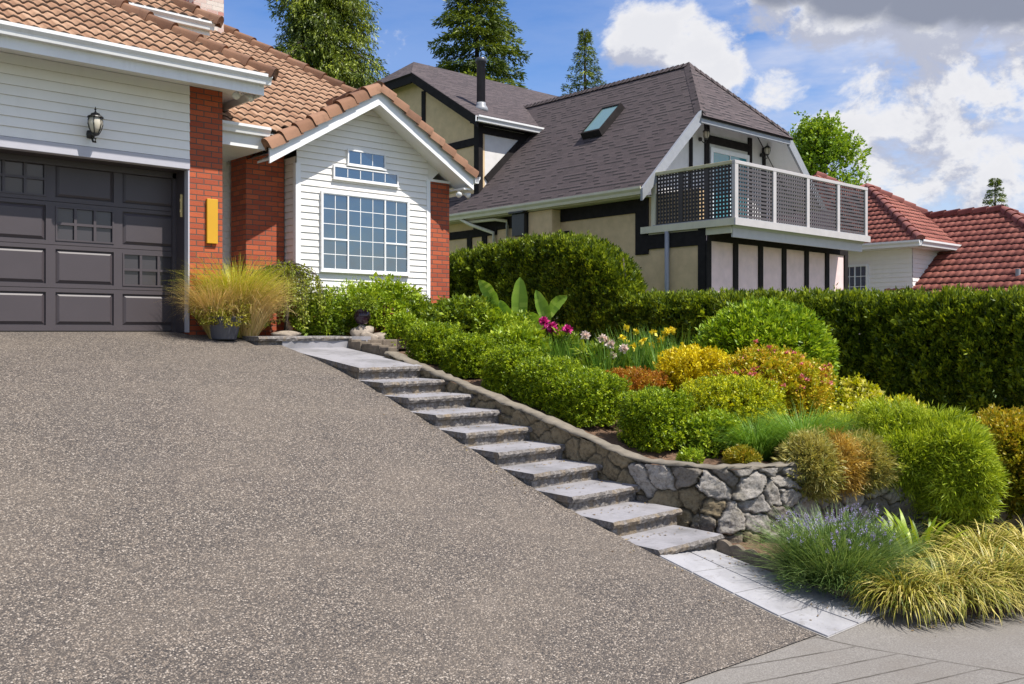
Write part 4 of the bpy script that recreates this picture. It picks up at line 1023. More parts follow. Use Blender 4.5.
    mb = MB(); mb.lathe(p, [(.115, .0), (.115, hh - .14), (.15, hh - .13), (.15, hh - .02), (.115, hh)], 16); mb.build('vent_pipe', M['vent'], Nb, smooth=True)
    # valley flashing
    # --- balcony
    BF, BL, BR = 10.50, 15.3, 22.05; zd, zr = 2.15, 3.24
    corner = at_u(735, BL)
    BF = corner[1]; BR = at_v(866, BF)[0] - .06
    mb = MB()
    mb.prism([(BL - .06, BF - .04, zd - .02), (BR + .1, BF - .04, zd - .02), (BR + .1, VDR, zd - .02), (BL - .06, VDR - .7, zd - .02)], (0, 0, .08))
    mb.build('balcony_deck', M['steel'], Nb)
    mb = MB(); mb.box(BL + .02, BR, BF + .06, BF + .10, zd - .32, zd - .021); mb.box(BL - .10, BR + .12, BF - .08, BF - .045, zd - .10, zd + .04)
    mb.add([(BL - .02, BF + .055, zd - .14), (BR + .02, BF + .055, zd - .14), (BR + .1, BF - .043, zd - .03), (BL - .06, BF - .043, zd - .03)], [(0, 1, 2, 3)])
    mb.build('balcony_fascia', M['rail'], Nb)
    mb = MB(); mb.box(BL - .10, BL - .065, BF - .044, 12.75, zd - .10, zd + .04); mb.box(BL - .02, BL + .015, BF + .07, 12.7, zd - .24, zd - .101); mb.build('balcony_edge', M['cream'], Nb)
    mb = MB(); mb.box(BL + .02, BR, BF + .11, VFR + 1, zd - .06, zd - .03); mb.build('balcony_soffit', M['stucco_white'], Nb)
    # front timbers
    tb(UW + .0, FR, VFR - .03, VFR + .002, 1.80, 2.10)
    xs = [UW + .03] + [at_v(px, VFR)[0] for px in (735, 760, 783.5, 806, 826.5)] + [FR - .08]
    for x in xs: tb(x - .075, x + .075, VFR - .034, VFR + .001, -.6, 1.799)
    # railing
    mb = MB(); mb.box(BL - .07, BR + .06, BF - .05, BF + .03, zr, zr + .07); mb.build('top_rail', M['rail'], Nb, bevel=.008)
    mb = MB(); mb.box(BL - .07, BL + .02, BF + .031, 12.45, zr, zr + .07); mb.build('top_rail', M['rail_cap'], Nb, bevel=.008)
    posts = [BL - .01] + [at_v(px, BF)[0] for px in (773, 806.5, 837)] + [BR]
    for x in posts:
        mb = MB(); mb.box(x - .055, x + .055, BF - .045, BF + .03, zd + .041, zr - .001); mb.build('railing_post', M['rail'], Nb)
    mb = MB(); mb.box(BL - .05, BL + .03, 12.40, 12.5, zd + .041, zr + .1); mb.build('railing_post', M['cream'], Nb)
    for a, b in zip(posts[:-1], posts[1:]):
        mb = MB(); n = 13
        for k in range(n): z = zd + .10 + (zr - zd - .17) * k / (n - 1); mb.box(a + .056, b - .056, BF - .02, BF - .006, z - .022, z + .022)
        mb.build('louvre_panel', M['louvre'], Nb)
        mb = MB(); n = max(4, int((b - a) / .088))
        for k in range(n): x = a + .08 + (b - a - .16) * k / (n - 1); mb.box(x - .018, x + .018, BF - .004, BF + .008, zd + .06, zr - .01)
        mb.build('lattice_panel', M['lattice'], Nb)
    mb = MB(); n = 24
    for k in range(n): v = BF + .05 + (12.36 - BF - .05) * k / (n - 1); mb.box(BL - .022, BL - .008, v - .021, v + .021, zd + .05, zr - .002)
    for k in range(14): z = zd + .07 + (zr - zd - .10) * k / 13; mb.box(BL - .006, BL + .008, BF + .035, 12.39, z - .020, z + .020)
    for v in (BF + .64, BF + 1.27): mb.box(BL - .03, BL + .02, v - .035, v + .035, zd + .05, zr - .003)
    mb.build('lattice_panel', M['lattice'], Nb)
    mb = MB(); mb.tube([(UW - .07, at_u(667, UW - .07)[1], zd - .1), (UW - .07, at_u(667, UW - .07)[1], -.5)], .05, 10); mb.build('downpipe', M['steel'], Nb, smooth=True)
    # gable wall timbers and the patio door
    def gx(px): return at_v(px, VDR - .02)[0]
    def gzz(px, py): return (HZ - py) / F * at_v(px, VDR - .02)[2]
    zc = gzz(720, 125)
    for px, w, zt_ in ((691, .10, gzz(691, 137)), (707, .17, gzz(707, 120) + .1), (750, .15, gzz(750, 138)), (764, .12, gzz(764, 142))):
        x = gx(px); tb(x - w / 2, x + w / 2, VDR - .036, VDR - .001, zd + .05, min(zt_, gz(x) - .02))
    x0, x1 = gx(707), gx(764)
    tb(x0, x1, VDR - .034, VDR - .001, gzz(730, 128), gzz(730, 128) + .22); tb(x0, gx(750), VDR - .033, VDR - .001, gzz(730, 147) - .02, gzz(730, 147) + .17)
    mb = MB(); mb.beam((x1, VDR - .02, gzz(764, 134)), (gx(792), VDR - .02, gzz(792, 182)), .03, .2, (0, 1, 0)); mb.build('timber_beam', M['timber'], Nb)
    d0, d1 = gx(710), gx(748.5); zt2 = gzz(712, 147.5)
    f = window(Nb, 'patio_door', 'v', VDR - .002, -1, d0, d1, zd + .08, zt2, [(0, .5, 0, 1, 1, 1), (.5, 1, 0, 1, 1, 1)], M['trim'], M['glass_teal'], fw=.09, depth=.05)
    return gx, gzz, VDR
gx_, gzz_, VDR_ = neighbour()
for px, py, lab in ((700, 136, 'black wall lantern left of the patio door behind the balcony railing'), (761, 152, 'black wall lantern right of the patio door behind the balcony railing')):
    lantern('wall_lantern', (gx_(px), VDR_ - .2, gzz_(px, py)), .40, 1, lab, 'lanterns on the neighbouring gable', .17)

# ------------------------------------------------------------------ red roofed house beyond
Rd = thing('red_roofed_house', (26, 14, -.3), 'white sided house with red tiled hip roofs beyond the balcony', 'house')
def red_house():
    c = (24.1, 10.8); z = 2.36; p = .69; s = 2.95
    ap = (c[0] + s, c[1] + s)
    tiles('roof', Rd, c + (z,), (0, 1), (1, 0), p, [c, (c[0], c[1] + 2 * s), ap], M['tile_red'], .17, .27, 31, amp=.009)
    tiles('roof', Rd, c + (z,), (1, 0), (0, 1), p, [c, (c[0] + 2 * s, c[1]), ap], M['tile_red'], .17, .27, 32, amp=.009)
    A = ap + (z + p * s + .03,)
    caps('ridge_tiles', Rd, c + (z + .03,), A, .12, M['tile_red_cap'], seed=3); caps('ridge_tiles', Rd, (c[0] + 2 * s, c[1], z + .03), A, .12, M['tile_red_cap'], seed=4)
    caps('ridge_tiles', Rd, (c[0], c[1] + 2 * s, z + .03), A, .12, M['tile_red_cap'], seed=5)
    mb = MB(); siding(mb, 11.2, 17, -.5, 2.3, 24.5, .12, axis='u'); siding(mb, 24.5, 29.5, -.5, 2.3, 11.2, .12); mb.box(24.503, 29.6, 11.203, 16.6, -.5, 2.3); mb.build('wall', M['siding'], Rd)
    mb = MB(); mb.box(24.15, 24.5, 10.85, 16.7, 2.20, 2.23); mb.box(24.5, 30, 10.85, 11.2, 2.201, 2.23); mb.build('soffit', M['trim'], Rd)
    gutter('gutter', Rd, (24.12, 10.78, 2.37), (24.12, 16.7, 2.37), (-1, 0, 0), M['gutter'], .16); gutter('gutter', Rd, (24.0, 10.82, 2.371), (30, 10.82, 2.371), (0, -1, 0), M['gutter'], .16)
    b0, b1 = at_u(869, 24.5)[1], at_u(843, 24.5)[1]
    window(Rd, 'window', 'u', 24.5 - .016, -1, b0, b1, .9, 1.85, [(0, .5, 0, 1, 2, 3), (.5, 1, 0, 1, 2, 3)], M['trim'], M['glass'], fw=.05)
    # lower wing with a ridge running towards the street
    uR, zR, v1 = 28.0, 3.42, 10.2; pw = .655; ul = 22.8
    tiles('wing_roof', Rd, (ul, v1, zR - pw * (uR - ul)), (0, 1), (1, 0), pw, [(ul, v1 - 5.2), (ul, 11.15), (uR, 13.6), (uR, v1)], M['tile_red'], .20, .32, 33, amp=.010)
    tiles('wing_roof', Rd, (ul, v1 - 5.2, zR - pw * (uR - ul)), (1, 0), (0, 1), pw, [(ul, v1 - 5.2), (2 * uR - ul, v1 - 5.2), (uR, v1)], M['tile_red'], .20, .32, 34, amp=.010)
    caps('ridge_tiles', Rd, (uR, v1, zR + .04), (uR, 13.4, zR + .04), .13, M['tile_red_cap'], seed=7)
    caps('ridge_tiles', Rd, (ul, v1 - 5.2, zR - pw * (uR - ul) + .04), (uR, v1, zR + .04), .13, M['tile_red_cap'], seed=8)
    caps('ridge_tiles', Rd, (2 * uR - ul, v1 - 5.2, zR - pw * (uR - ul) + .04), (uR, v1, zR + .04), .13, M['tile_red_cap'], seed=9)
    # higher roof further back
    x = at_Y(816, 36); zt = (331 - 174) / F * 36; q = 3.5
    cc = (x[0] - q, x[1] - q)
    tiles('rear_roof', Rd, cc + (zt - p * q,), (0, 1), (1, 0), p, [cc, (cc[0], cc[1] + 2 * q), (x[0], x[1])], M['tile_red'], .20, .32, 35, amp=.010)
    tiles('rear_roof', Rd, cc + (zt - p * q,), (1, 0), (0, 1), p, [cc, (cc[0] + 2 * q, cc[1]), (x[0], x[1])], M['tile_red'], .20, .32, 36, amp=.010)
    caps('ridge_tiles', Rd, (cc[0] + 2 * q, cc[1], zt - p * q + .03), (x[0], x[1], zt + .03), .14, M['tile_red_cap'], seed=10)
    mb = MB(); mb.box(cc[0] + .5, cc[0] + 2 * q - .5, cc[1] + .5, cc[1] + 2 * q - .5, -.5, zt - p * q - .05); mb.build('rear_wall', M['siding_back'], Rd)
    # flue pipe on the wing
    r = ray(1018, 287); u = 24.9; k = r * (u / r.x)
    mb = MB(); mb.tube([(k.x, k.y, k.z - .4), (k.x, k.y, k.z + .45)], .06, 10); mb.build('flue_pipe', M['steel'], Rd)
red_house()

# ------------------------------------------------------------------ plants
def unit(a): return a / (np.linalg.norm(a, axis=-1, keepdims=True) + 1e-9)
def leaf_quads(r, P, T, N, L, Wd, fold=.18):
    """kite shaped leaves: base P, direction T, normal N"""
    B = unit(np.cross(N, T)); N = np.cross(T, B); n = len(P)
    L = L * r.uniform(.7, 1.25, (n, 1)); w = Wd * r.uniform(.75, 1.2, (n, 1)) / 2
    m = P + T * L * .48 + N * (fold * w)
    V = np.stack([P, m + B * w, P + T * L, m - B * w], 1).reshape(-1, 3)
    return V, np.arange(4 * n).reshape(n, 4)
def sprigs(r, P, A, k, Ls, L, Wd, tight=.5, upn=.5, rnd=None, droop=0.0):
    """k leaves round each sprig that starts at P and grows along A"""
    m = len(P); A = unit(A)
    t = r.random((m, k, 1)) ** .8
    perp = unit(r.normal(size=(m, k, 3)))
    A_ = A[:, None, :]
    Q = P[:, None, :] + A_ * (t * Ls) + perp * (Ls * .12) + np.array([0, 0, -1.]) * droop * t ** 2
    T = unit(A_ * tight + perp * (1 - tight) + r.normal(0, .12, (m, k, 3)) + np.array([0, 0, -droop * 1.2]))
    N = unit(r.normal(0, .55, (m, k, 3)) + np.array([0, 0, upn * 1.3]) + A_ * .35)
    V, Fc = leaf_quads(r, Q.reshape(-1, 3), T.reshape(-1, 3), N.reshape(-1, 3), L, Wd)
    s = r.random(m) if rnd is None else rnd
    c = np.clip(.5 + 1.25 * (.62 * np.repeat(s, k) + .38 * r.random(m * k) - .5), 0, 1)
    return V, Fc, c
def join(parts):
    V = []; Fc = []; C = []; n = 0
    for v, f, c in parts: V.append(v); Fc.append(f + n); C.append(c); n += len(v)
    return np.vstack(V), np.vstack(Fc), np.concatenate(C)

def blob(r, n, rad, e=2.2, lump=.12, lumps=9, freq=5.0, low=-.45, deep=.25, pocket=.075):
    """points in the outer shell of a lumpy rounded body; returns points and outward normals"""
    d = unit(r.normal(size=(n * 2, 3))); d = d[d[:, 2] > low][:n]
    s = (np.abs(d) ** e).sum(1) ** (-1 / e)
    c = unit(r.normal(size=(lumps, 3))); ph = r.uniform(0, 6.28, lumps)
    f = 1 + lump * np.sin(freq * (d @ c.T) + ph).sum(1) / math.sqrt(lumps)
    k1, k2 = unit(r.normal(size=(3, 3))), unit(r.normal(size=(3, 3)))
    f = f + pocket * (np.sin(15 * (d @ k1)) .prod(1) * 1.6 + .7 * np.sin(27 * (d @ k2)).prod(1) * 1.6)
    rr = (s * f * (1 - deep * r.random(len(d)) ** 1.6))[:, None]
    g = np.sign(d) * np.abs(d * s[:, None]) ** (e - 1) / np.array(rad)
    return d * rr * np.array(rad), unit(g)

def stems(r, parent, base, top_r, h, n=7, rad=.012, m='twig'):
    mb = MB(); b = Vector(base)
    for k in range(n):
        a = r.uniform(0, 6.28); q = r.uniform(.2, .8)
        tip = b + Vector((math.cos(a) * top_r[0] * q, math.sin(a) * top_r[1] * q, h * r.uniform(.5, .8)))
        mid = b + (tip - b) * .5 + Vector((r.normal(0, .02), r.normal(0, .02), h * .08))
        mb.tube([b + Vector((math.cos(a) * .03, math.sin(a) * .03, -.04)), mid, tip], [rad, rad * .8, rad * .35], 6)
    return mb.build('stems', M[m], parent, smooth=True)

def shrub(name, label, cat, loc, rad, n, k, Ls, L, Wd, mt, group=None, e=2.2, lump=.12, freq=5, pocket=.075, seed=0, up=.35, cz=.45, low=-.6, tight=.5, deep=.25, upn=.5, droop=0, extra=None, nstem=7, stemr=.012):
    """rounded shrub standing at loc: rad = half sizes, cz = height of the middle as a share of the height"""
    r = np.random.default_rng(seed); t = thing(name, loc, label, cat, group)
    P, N = blob(r, n, rad, e, lump, 9, freq, low, deep, pocket)
    C = np.array(loc) + np.array([0, 0, rad[2] * 2 * cz])
    P = P + C
    A = unit(N + np.array([0, 0, up]) + r.normal(0, .35, N.shape))
    V, Fc, c = sprigs(r, P - A * Ls * .55, A, k, Ls, L, Wd, tight, upn, droop=droop)
    zmin = loc[2] - .02
    V[:, 2] = np.maximum(V[:, 2], zmin)
    np_mesh('foliage', V, Fc, FO[mt], t, {'rnd': c})
    # inner leaves, so that the body is closed
    P2, N2 = blob(r, int(n * .3), [x * .72 for x in rad], e, lump, 9, freq, low, .5)
    V, Fc, c = sprigs(r, P2 + C, unit(N2 + r.normal(0, .5, N2.shape)), k, Ls, L * 1.5, Wd * 1.8, tight, upn)
    V[:, 2] = np.maximum(V[:, 2], zmin)
    np_mesh('inner_foliage', V, Fc, FO[mt], t, {'rnd': c})
    stems(r, t, loc, rad, rad[2] * 2 * cz + rad[2] * .3, nstem, stemr)
    if extra: extra(t, r, C, P, N)
    return t

def blooms(name, parent, pts, mt, size, r, petals=14, flat=.6):
    """each flower head: a rosette of petals, a part of its own"""
    for p in pts:
        d = unit(r.normal(size=(petals, 3)) * np.array([1, 1, flat]) + np.array([0, 0, .45]))
        V, Fc = leaf_quads(r, np.repeat(np.array(p)[None], petals, 0), d, unit(r.normal(size=(petals, 3)) + np.array([0, 0, .4])), size, size * .75)
        np_mesh(name, V, Fc, FO[mt], parent, {'rnd': r.random(petals)})

def blades(r, n, base, R, L, lean, droop, w, seg=5, az=None, azw=6.283, hvar=.25):
    """arching grass blades from round base"""
    a = r.uniform(0, 6.283, n) if az is None else az + r.uniform(-azw / 2, azw / 2, n)
    q = np.sqrt(r.random(n)) * R; b = np.array(base) + np.stack([np.cos(a) * q, np.sin(a) * q, np.zeros(n)], 1)
    a2 = a + r.normal(0, .45, n); d = np.stack([np.cos(a2), np.sin(a2), np.zeros(n)], 1)
    ln = L * r.uniform(1 - hvar, 1 + hvar, n); le = lean * (.35 + .65 * q / max(R, 1e-6)) * r.uniform(.6, 1.3, n); dr = droop * r.uniform(.5, 1.4, n)
    side = unit(np.stack([-d[:, 1], d[:, 0], r.normal(0, .25, n)], 1)); ww = w * r.uniform(.7, 1.2, n)
    pts = []; p = b.copy(); ang = le
    rows = []
    for k in range(seg + 1):
        f = k / seg; half = (ww * (1 - f ** 1.6) * .5 + .0004)[:, None]
        rows.append(np.stack([p - side * half, p + side * half], 1))
        th = le + dr * f * f * 2.2
        p = p + (d * np.sin(th)[:, None] + np.array([0, 0, 1.]) * np.cos(th)[:, None]) * (ln / seg)[:, None]
    V = np.stack(rows, 1).reshape(n, -1, 3); per = 2 * (seg + 1)
    i = np.arange(n)[:, None] * per; Fc = np.concatenate([np.stack([i[:, 0] + 2 * k, i[:, 0] + 2 * k + 1, i[:, 0] + 2 * k + 3, i[:, 0] + 2 * k + 2], 1) for k in range(seg)])
    c = np.tile(np.clip(r.random(n), 0, 1), seg)
    return V.reshape(-1, 3), Fc, c

def grass(name, label, cat, loc, R, n, L, lean, droop, w, mt, group=None, seed=0, seg=5, az=None, azw=6.283):
    r = np.random.default_rng(seed); t = thing(name, loc, label, cat, group)
    V, Fc, c = blades(r, n, loc, R, L, lean, droop, w, seg, az, azw)
    V[:, 2] = np.maximum(V[:, 2], loc[2] - .03)
    np_mesh('leaf_blades', V, Fc, FO[mt], t, {'rnd': c})
    return t

def shr(px, u, wpx, top, zf=gard_z, depth=None, Y=None):
    """place and size of a plant seen at pixel px on the line u = const: (loc, (rx, ry, rz))"""
    if Y is None: u, v, Y = at_u(px, u)
    else: u, v, Y = at_Y(px, Y)
    z = zf(u, v); zt = (HZ - top) / F * Y; rx = wpx / 2 / F * Y; h = max(.12, zt - z)
    return (u, v, z), (rx, depth or rx, h)

# hedges ------------------------------------------------------------
def hedge(name, label, u, v0, v1, top, base, width, n, k, seed, round_end=0, lump=.20):
    r = np.random.default_rng(seed); mid = ((u), (v0 + v1) / 2, base((v0 + v1) / 2)); t = thing(name, mid, label, 'hedge')
    def shell(n, inset, sc=1.0):
        a = r.random(n); v = v0 + (v1 - v0) * a; zt = np.array([top(x) for x in v]); zb = np.array([base(x) for x in v])
        f = r.random(n); on_top = f < .26; front = (f >= .26) & (f < .82)
        # columns of the single plants bulge
        ph = v * 2 * np.pi / .62; bul = lump * (np.abs(np.sin(ph / 2)) ** .7 - .6) + .05 * np.sin(v * 9.1 + 1)
        h = r.random(n) ** .8; H = zt - zb
        bul2 = bul + .035 * np.sin(h * 17 + v * 6) + .03 * np.sin(h * 7 - v * 11)
        X = np.where(on_top, u + (r.random(n) - .5) * width, np.where(front, u - width / 2 - bul2, u + width / 2 + bul2))
        sh = .18 * np.clip((h - .86) / .14, 0, 1) ** 2
        X = np.where(on_top, X, X + np.where(front, sh, -sh))
        Z = np.where(on_top, zt + bul * .6 + .03 * np.sin(v * 23) * np.sin(X * 13) - .12 * (np.abs(X - u) / (width / 2)) ** 3, zb + H * h)
        nx = np.where(on_top, 0, np.where(front, -1., 1.)); nz = np.where(on_top, 1., .15)
        P = np.stack([X, v, Z], 1); N = unit(np.stack([nx, r.normal(0, .3, n), nz], 1))
        if round_end:      # rounded near end
            q = np.clip((v0 + round_end - v) / round_end, 0, 1); s = np.sqrt(np.maximum(1 - q ** 2, .02))
            P[:, 0] = u + (P[:, 0] - u) * s; P[:, 2] = zb + (P[:, 2] - zb) * (.25 + .75 * s)
            N[:, 1] -= q * 1.6; N = unit(N)
        return P - N * (inset + .10 * r.random((n, 1)) ** 2), N
    P, N = shell(n, 0); A = unit(N * .6 + np.array([0, 0, .75]) + r.normal(0, .28, N.shape))
    V, Fc, c = sprigs(r, P - A * .06, A, k, .14, .07, .026, .66, .1)
    np_mesh('foliage', V, Fc, FO['hedge'], t, {'rnd': c})
    P, N = shell(int(n * .6), .20); V, Fc, c = sprigs(r, P, unit(N + r.normal(0, .6, N.shape)), k, .12, .13, .08, .5, .2)
    np_mesh('inner_foliage', V, Fc, FO['hedge'], t, {'rnd': c})
    # upright leaders along the top make its outline uneven
    vv = r.uniform(v0 + round_end * .8, v1, int(n * .22)); xx = u + (r.random(len(vv)) ** 1.5 - .5) * width * .95; zz = np.array([top(q) for q in vv]) - .08 + .05 * np.sin(vv * 9) + r.normal(0, .03, len(vv))
    V, Fc, c = sprigs(r, np.stack([xx, vv, zz], 1), np.array([0, 0, 1.]) + r.normal(0, .22, (len(vv), 3)), k, .17, .06, .022, .75, .1, rnd=np.clip(r.normal(.68, .2, len(vv)), 0, 1))
    np_mesh('new_shoots', V, Fc, FO['hedge'], t, {'rnd': c})
    for q in np.arange(v0 + .4, v1, .6):
        mb = MB(); mb.tube([(u, q, base(q) - .1), (u + r.normal(0, .04), q + r.normal(0, .04), base(q) + .6 * (top(q) - base(q))), (u, q, top(q) - .25)], [.05, .035, .01], 6); mb.build('trunk', M['bark'], t, smooth=True)
    return t
hedge('cedar_hedge', 'long dark green clipped hedge across the garden in front of the balcony house', 12.6, 2.6, 11.9, lambda v: float(np.interp(v, [2, 4.25, 10, 12], [.36, .36, .50, .55])), lambda v: gard_z(12, v) - .15, .95, 9500, 14, 41)
x0 = at_u(640, 12.6)[1]; x1 = at_u(452, 12.3)[1]
hedge('tall_hedge', 'taller round ended green hedge rising beside the house gable', 12.5, x0 - .1, 16.2, lambda v: float(np.interp(v, [10, 11.6, 13.0, 14.2, 16.5], [1.45, 1.62, 1.66, 1.55, 1.36])), lambda v: -.3, 1.15, 7000, 14, 42, round_end=1.5)

# clipped boxwoods along the wall --------------------------------------
BOX = [(435, 7.42, 56, 325, 'topmost clipped green boxwood at the stacked blocks by the landing'),
       (470, 7.45, 56, 337, 'second clipped green boxwood down the wall, below the topmost one'),
       (513, 7.48, 62, 349, 'third clipped green boxwood down the wall above the middle steps'),
       (550, 7.52, 74, 360, 'fourth clipped green boxwood down the wall, before the two large ones'),
       (588, 7.55, 82, 374, 'large clipped boxwood next to the lowest one on the wall'),
       (655, 7.62, 78, 392, 'lowest and darkest square clipped boxwood on the wall bend')]
for i, (px, u, w, top, lab) in enumerate(BOX):
    loc, rd = shr(px, u, w, top)
    shrub('boxwood', lab, 'shrub', loc, (rd[0] * .84, rd[0] * (.80 if i < 5 else .74), rd[2] * .53), 2600 if i < 4 else 3300, 9, .05, .030, .013, 'box', 'clipped boxwoods along the stone wall', e=4.0, lump=.045, freq=8, seed=50 + i, cz=.44, low=-.9, up=.45, upn=.8, pocket=.075)

def one(name, px, u, w, top, label, mt, n, k, Ls, L, Wd, seed, e=2.2, lump=.12, depth=None, hz=.54, cz=.42, cat='shrub', **kw):
    loc, rd = shr(px, u, w, top, depth=depth)
    return shrub(name, label, cat, loc, (rd[0], rd[1], rd[2] * hz), n, k, Ls, L, Wd, mt, e=e, lump=lump, seed=seed, cz=cz, **kw)
one('golden_box', 730, 8.7, 90, 378, 'yellow green flat topped clipped shrub in front of the orange spirea', 'goldbox', 3200, 9, .045, .027, .014, 61, e=4.2, lump=.03, up=.7, pocket=.04, upn=.9)
one('barberry', 634, 8.45, 72, 370, 'low clipped rust red barberry behind the boxwoods', 'rust', 1900, 9, .05, .028, .017, 62, e=3.2, lump=.06, depth=.32, pocket=.06)
one('golden_spirea', 697, 9.3, 84, 347, 'bright golden leaved shrub beside the yellow irises', 'gold', 1500, 10, .10, .042, .024, 63, lump=.16, up=.7)
def buds(t, r, C, P, N):
    k = np.where((N[:, 2] > .15) & (N[:, 0] < .6))[0]; pts = P[r.choice(k, 95)] + np.array([0, 0, .03]) + C * 0
    blooms('flower_head', t, pts, 'pinkbud', .042, r, 14, .5)
one('orange_spirea', 768, 9.6, 108, 350, 'orange and gold spirea with pink flower heads below the round shrub', 'spirea', 2100, 10, .09, .040, .024, 64, lump=.13, up=.6, extra=buds)
one('dome_shrub', 762, 10.5, 130, 306, 'large smooth dome of light green broad leaves before the hedge', 'dome', 4600, 9, .11, .068, .030, 65, lump=.025, freq=4, up=.3, hz=.54, cz=.42, pocket=.03, upn=.8, tight=.6, nstem=12, stemr=.025)
one('small_shrub', 710, 8.05, 50, 416, 'loose yellow green small leaved shrub beside the lowest boxwood', 'lime', 520, 9, .10, .042, .022, 66, lump=.22, up=.8, cz=.45)
one('dwarf_conifer', 742, 7.75, 32, 450, 'small dark olive dwarf conifer on the wall edge', 'olive', 600, 9, .05, .030, .008, 67, lump=.06, hz=.6, cz=.4)
one('creeping_sedum', 690, 7.45, 22, 455, 'tiny pale green tuft on the mulch at the wall bend', 'lime', 150, 8, .05, .025, .014, 68, lump=.2, up=.7)
# cream flowering shrubs by the hedge
def clusters(t, r, C, P, N):
    k = np.where(N[:, 2] > -.1)[0]; pts = P[r.choice(k, 70)]
    blooms('leaf_rosette', t, pts, 'cream', .085, r, 16, .6)
one('cream_shrub', 858, 10.9, 46, 386, 'pale yellow tipped shrub, the taller one in front of the dark hedge', 'yellowgreen', 420, 9, .12, .05, .026, 69, lump=.2, extra=clusters)
one('cream_shrub', 896, 10.9, 60, 402, 'wide pale yellow tipped shrub above the bright junipers', 'yellowgreen', 500, 9, .12, .05, .026, 70, lump=.2, extra=clusters)
one('cream_shrub', 842, 9.9, 42, 408, 'low pale yellow tipped shrub beside the ornamental grass tufts', 'yellowgreen', 380, 9, .10, .045, .026, 71, lump=.2, extra=clusters)

# junipers and heaths that hang over the wall ---------------------------
def hang(name, label, u, v, z, rad, mt, n, seed, L=.05, Wd=.010, e=2.0, lump=.14, k=12, Ls=.13, group=None):
    """trailing evergreen: a body on the soil and a skirt over the wall face"""
    r = np.random.default_rng(seed); t = thing(name, (u, v, z), label, 'shrub', group)
    P, N = blob(r, n, rad, e, lump, 9, 5.5, -1.0, .3, .12); C = np.array([u, v, z])
    A = unit(N + np.array([0, -.15, .25]) + r.normal(0, .4, N.shape))
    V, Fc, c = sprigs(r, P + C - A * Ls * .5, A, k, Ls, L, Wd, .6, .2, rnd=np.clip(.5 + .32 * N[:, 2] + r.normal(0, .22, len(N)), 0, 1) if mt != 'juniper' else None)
    np_mesh('foliage', V, Fc, FO[mt], t, {'rnd': c})
    P, N = blob(r, n // 2, [x * .74 for x in rad], e, lump, 9, 5.5, -1.0, .5)
    V, Fc, c = sprigs(r, P + C, N, k, Ls, L * 1.5, Wd * (1.9 if Wd < .015 else 2.5), .5, .2); np_mesh('inner_foliage', V, Fc, FO[mt], t, {'rnd': c})
    mb = MB()
    for q in range(9):
        a = r.uniform(0, 6.28); mb.tube([(u, v + .1, z - .1), (u + math.cos(a) * rad[0] * .4, v - rad[1] * .2 + math.sin(a) * rad[1] * .3, z + rad[2] * .3), (u + math.cos(a) * rad[0] * .7, v - rad[1] * .3 + math.sin(a) * rad[1] * .6, z - rad[2] * .2)], [.018, .013, .005], 6)
    mb.build('stems', M['twig'], t, smooth=True)
    return t
def hang_at(name, label, px, Y, py, wpx, hpx, dv, mt, n, seed, **kw):
    u, v, Y = at_Y(px, Y); q = Y / F
    return hang(name, label, u, v, (HZ - py) * q, (wpx / 2 * q * 1.02, dv, hpx / 2 * q), mt, n, seed, **kw)
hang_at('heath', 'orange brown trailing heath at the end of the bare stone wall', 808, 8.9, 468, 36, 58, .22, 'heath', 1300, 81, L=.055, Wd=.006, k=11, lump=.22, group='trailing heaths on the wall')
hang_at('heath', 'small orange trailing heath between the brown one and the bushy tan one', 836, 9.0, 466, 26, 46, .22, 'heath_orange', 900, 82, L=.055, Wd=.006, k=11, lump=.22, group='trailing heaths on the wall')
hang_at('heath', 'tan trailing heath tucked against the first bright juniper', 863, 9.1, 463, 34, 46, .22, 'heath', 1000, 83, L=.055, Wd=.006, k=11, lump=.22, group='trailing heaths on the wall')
hang_at('juniper', 'bright yellow green juniper spilling over the wall right beside the trailing heaths', 896, 9.3, 456, 58, 82, .40, 'juniper', 3000, 84, lump=.26, L=.06, Wd=.006, k=14, group='junipers spilling over the wall')
hang_at('juniper', 'biggest bright juniper over the wall, above the strap leaved plant', 929, 9.2, 461, 58, 94, .40, 'juniper', 3200, 89, lump=.26, L=.06, Wd=.006, k=14, group='junipers spilling over the wall')
hang_at('juniper', 'narrow bright juniper hanging lowest, beside the olive gold shrub', 956, 8.95, 472, 46, 92, .32, 'juniper', 2400, 85, lump=.24, L=.06, Wd=.006, k=14, group='junipers spilling over the wall')
hang_at('juniper', 'low green juniper carpet behind the trailing heaths', 845, 9.9, 444, 104, 40, .5, 'juniper', 2200, 86, L=.06, Wd=.006, k=14, group='junipers spilling over the wall')
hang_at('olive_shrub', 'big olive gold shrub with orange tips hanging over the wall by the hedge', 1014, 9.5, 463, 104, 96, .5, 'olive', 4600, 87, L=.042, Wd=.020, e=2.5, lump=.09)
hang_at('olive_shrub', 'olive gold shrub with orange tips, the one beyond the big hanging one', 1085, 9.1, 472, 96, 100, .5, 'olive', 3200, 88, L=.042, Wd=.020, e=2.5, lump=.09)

# ornamental grasses ----------------------------------------------------
for i, (px, u, R, n, L, lab) in enumerate(((757, 8.2, .12, 1300, .52, 'short green ornamental grass tuft behind the dwarf conifer'), (803, 8.6, .16, 1700, .62, 'larger arching green grass tuft below the orange spirea'), (850, 8.8, .12, 500, .34, 'sparse green grass tuft among the low junipers'))):
    u, v, Y = at_u(px, u); grass('ornamental_grass', lab, 'grass tuft', (u, v, gard_z(u, v)), R, n, L, .75, .75, .006, 'grass', 'green grass tufts on the garden slope', 90 + i)
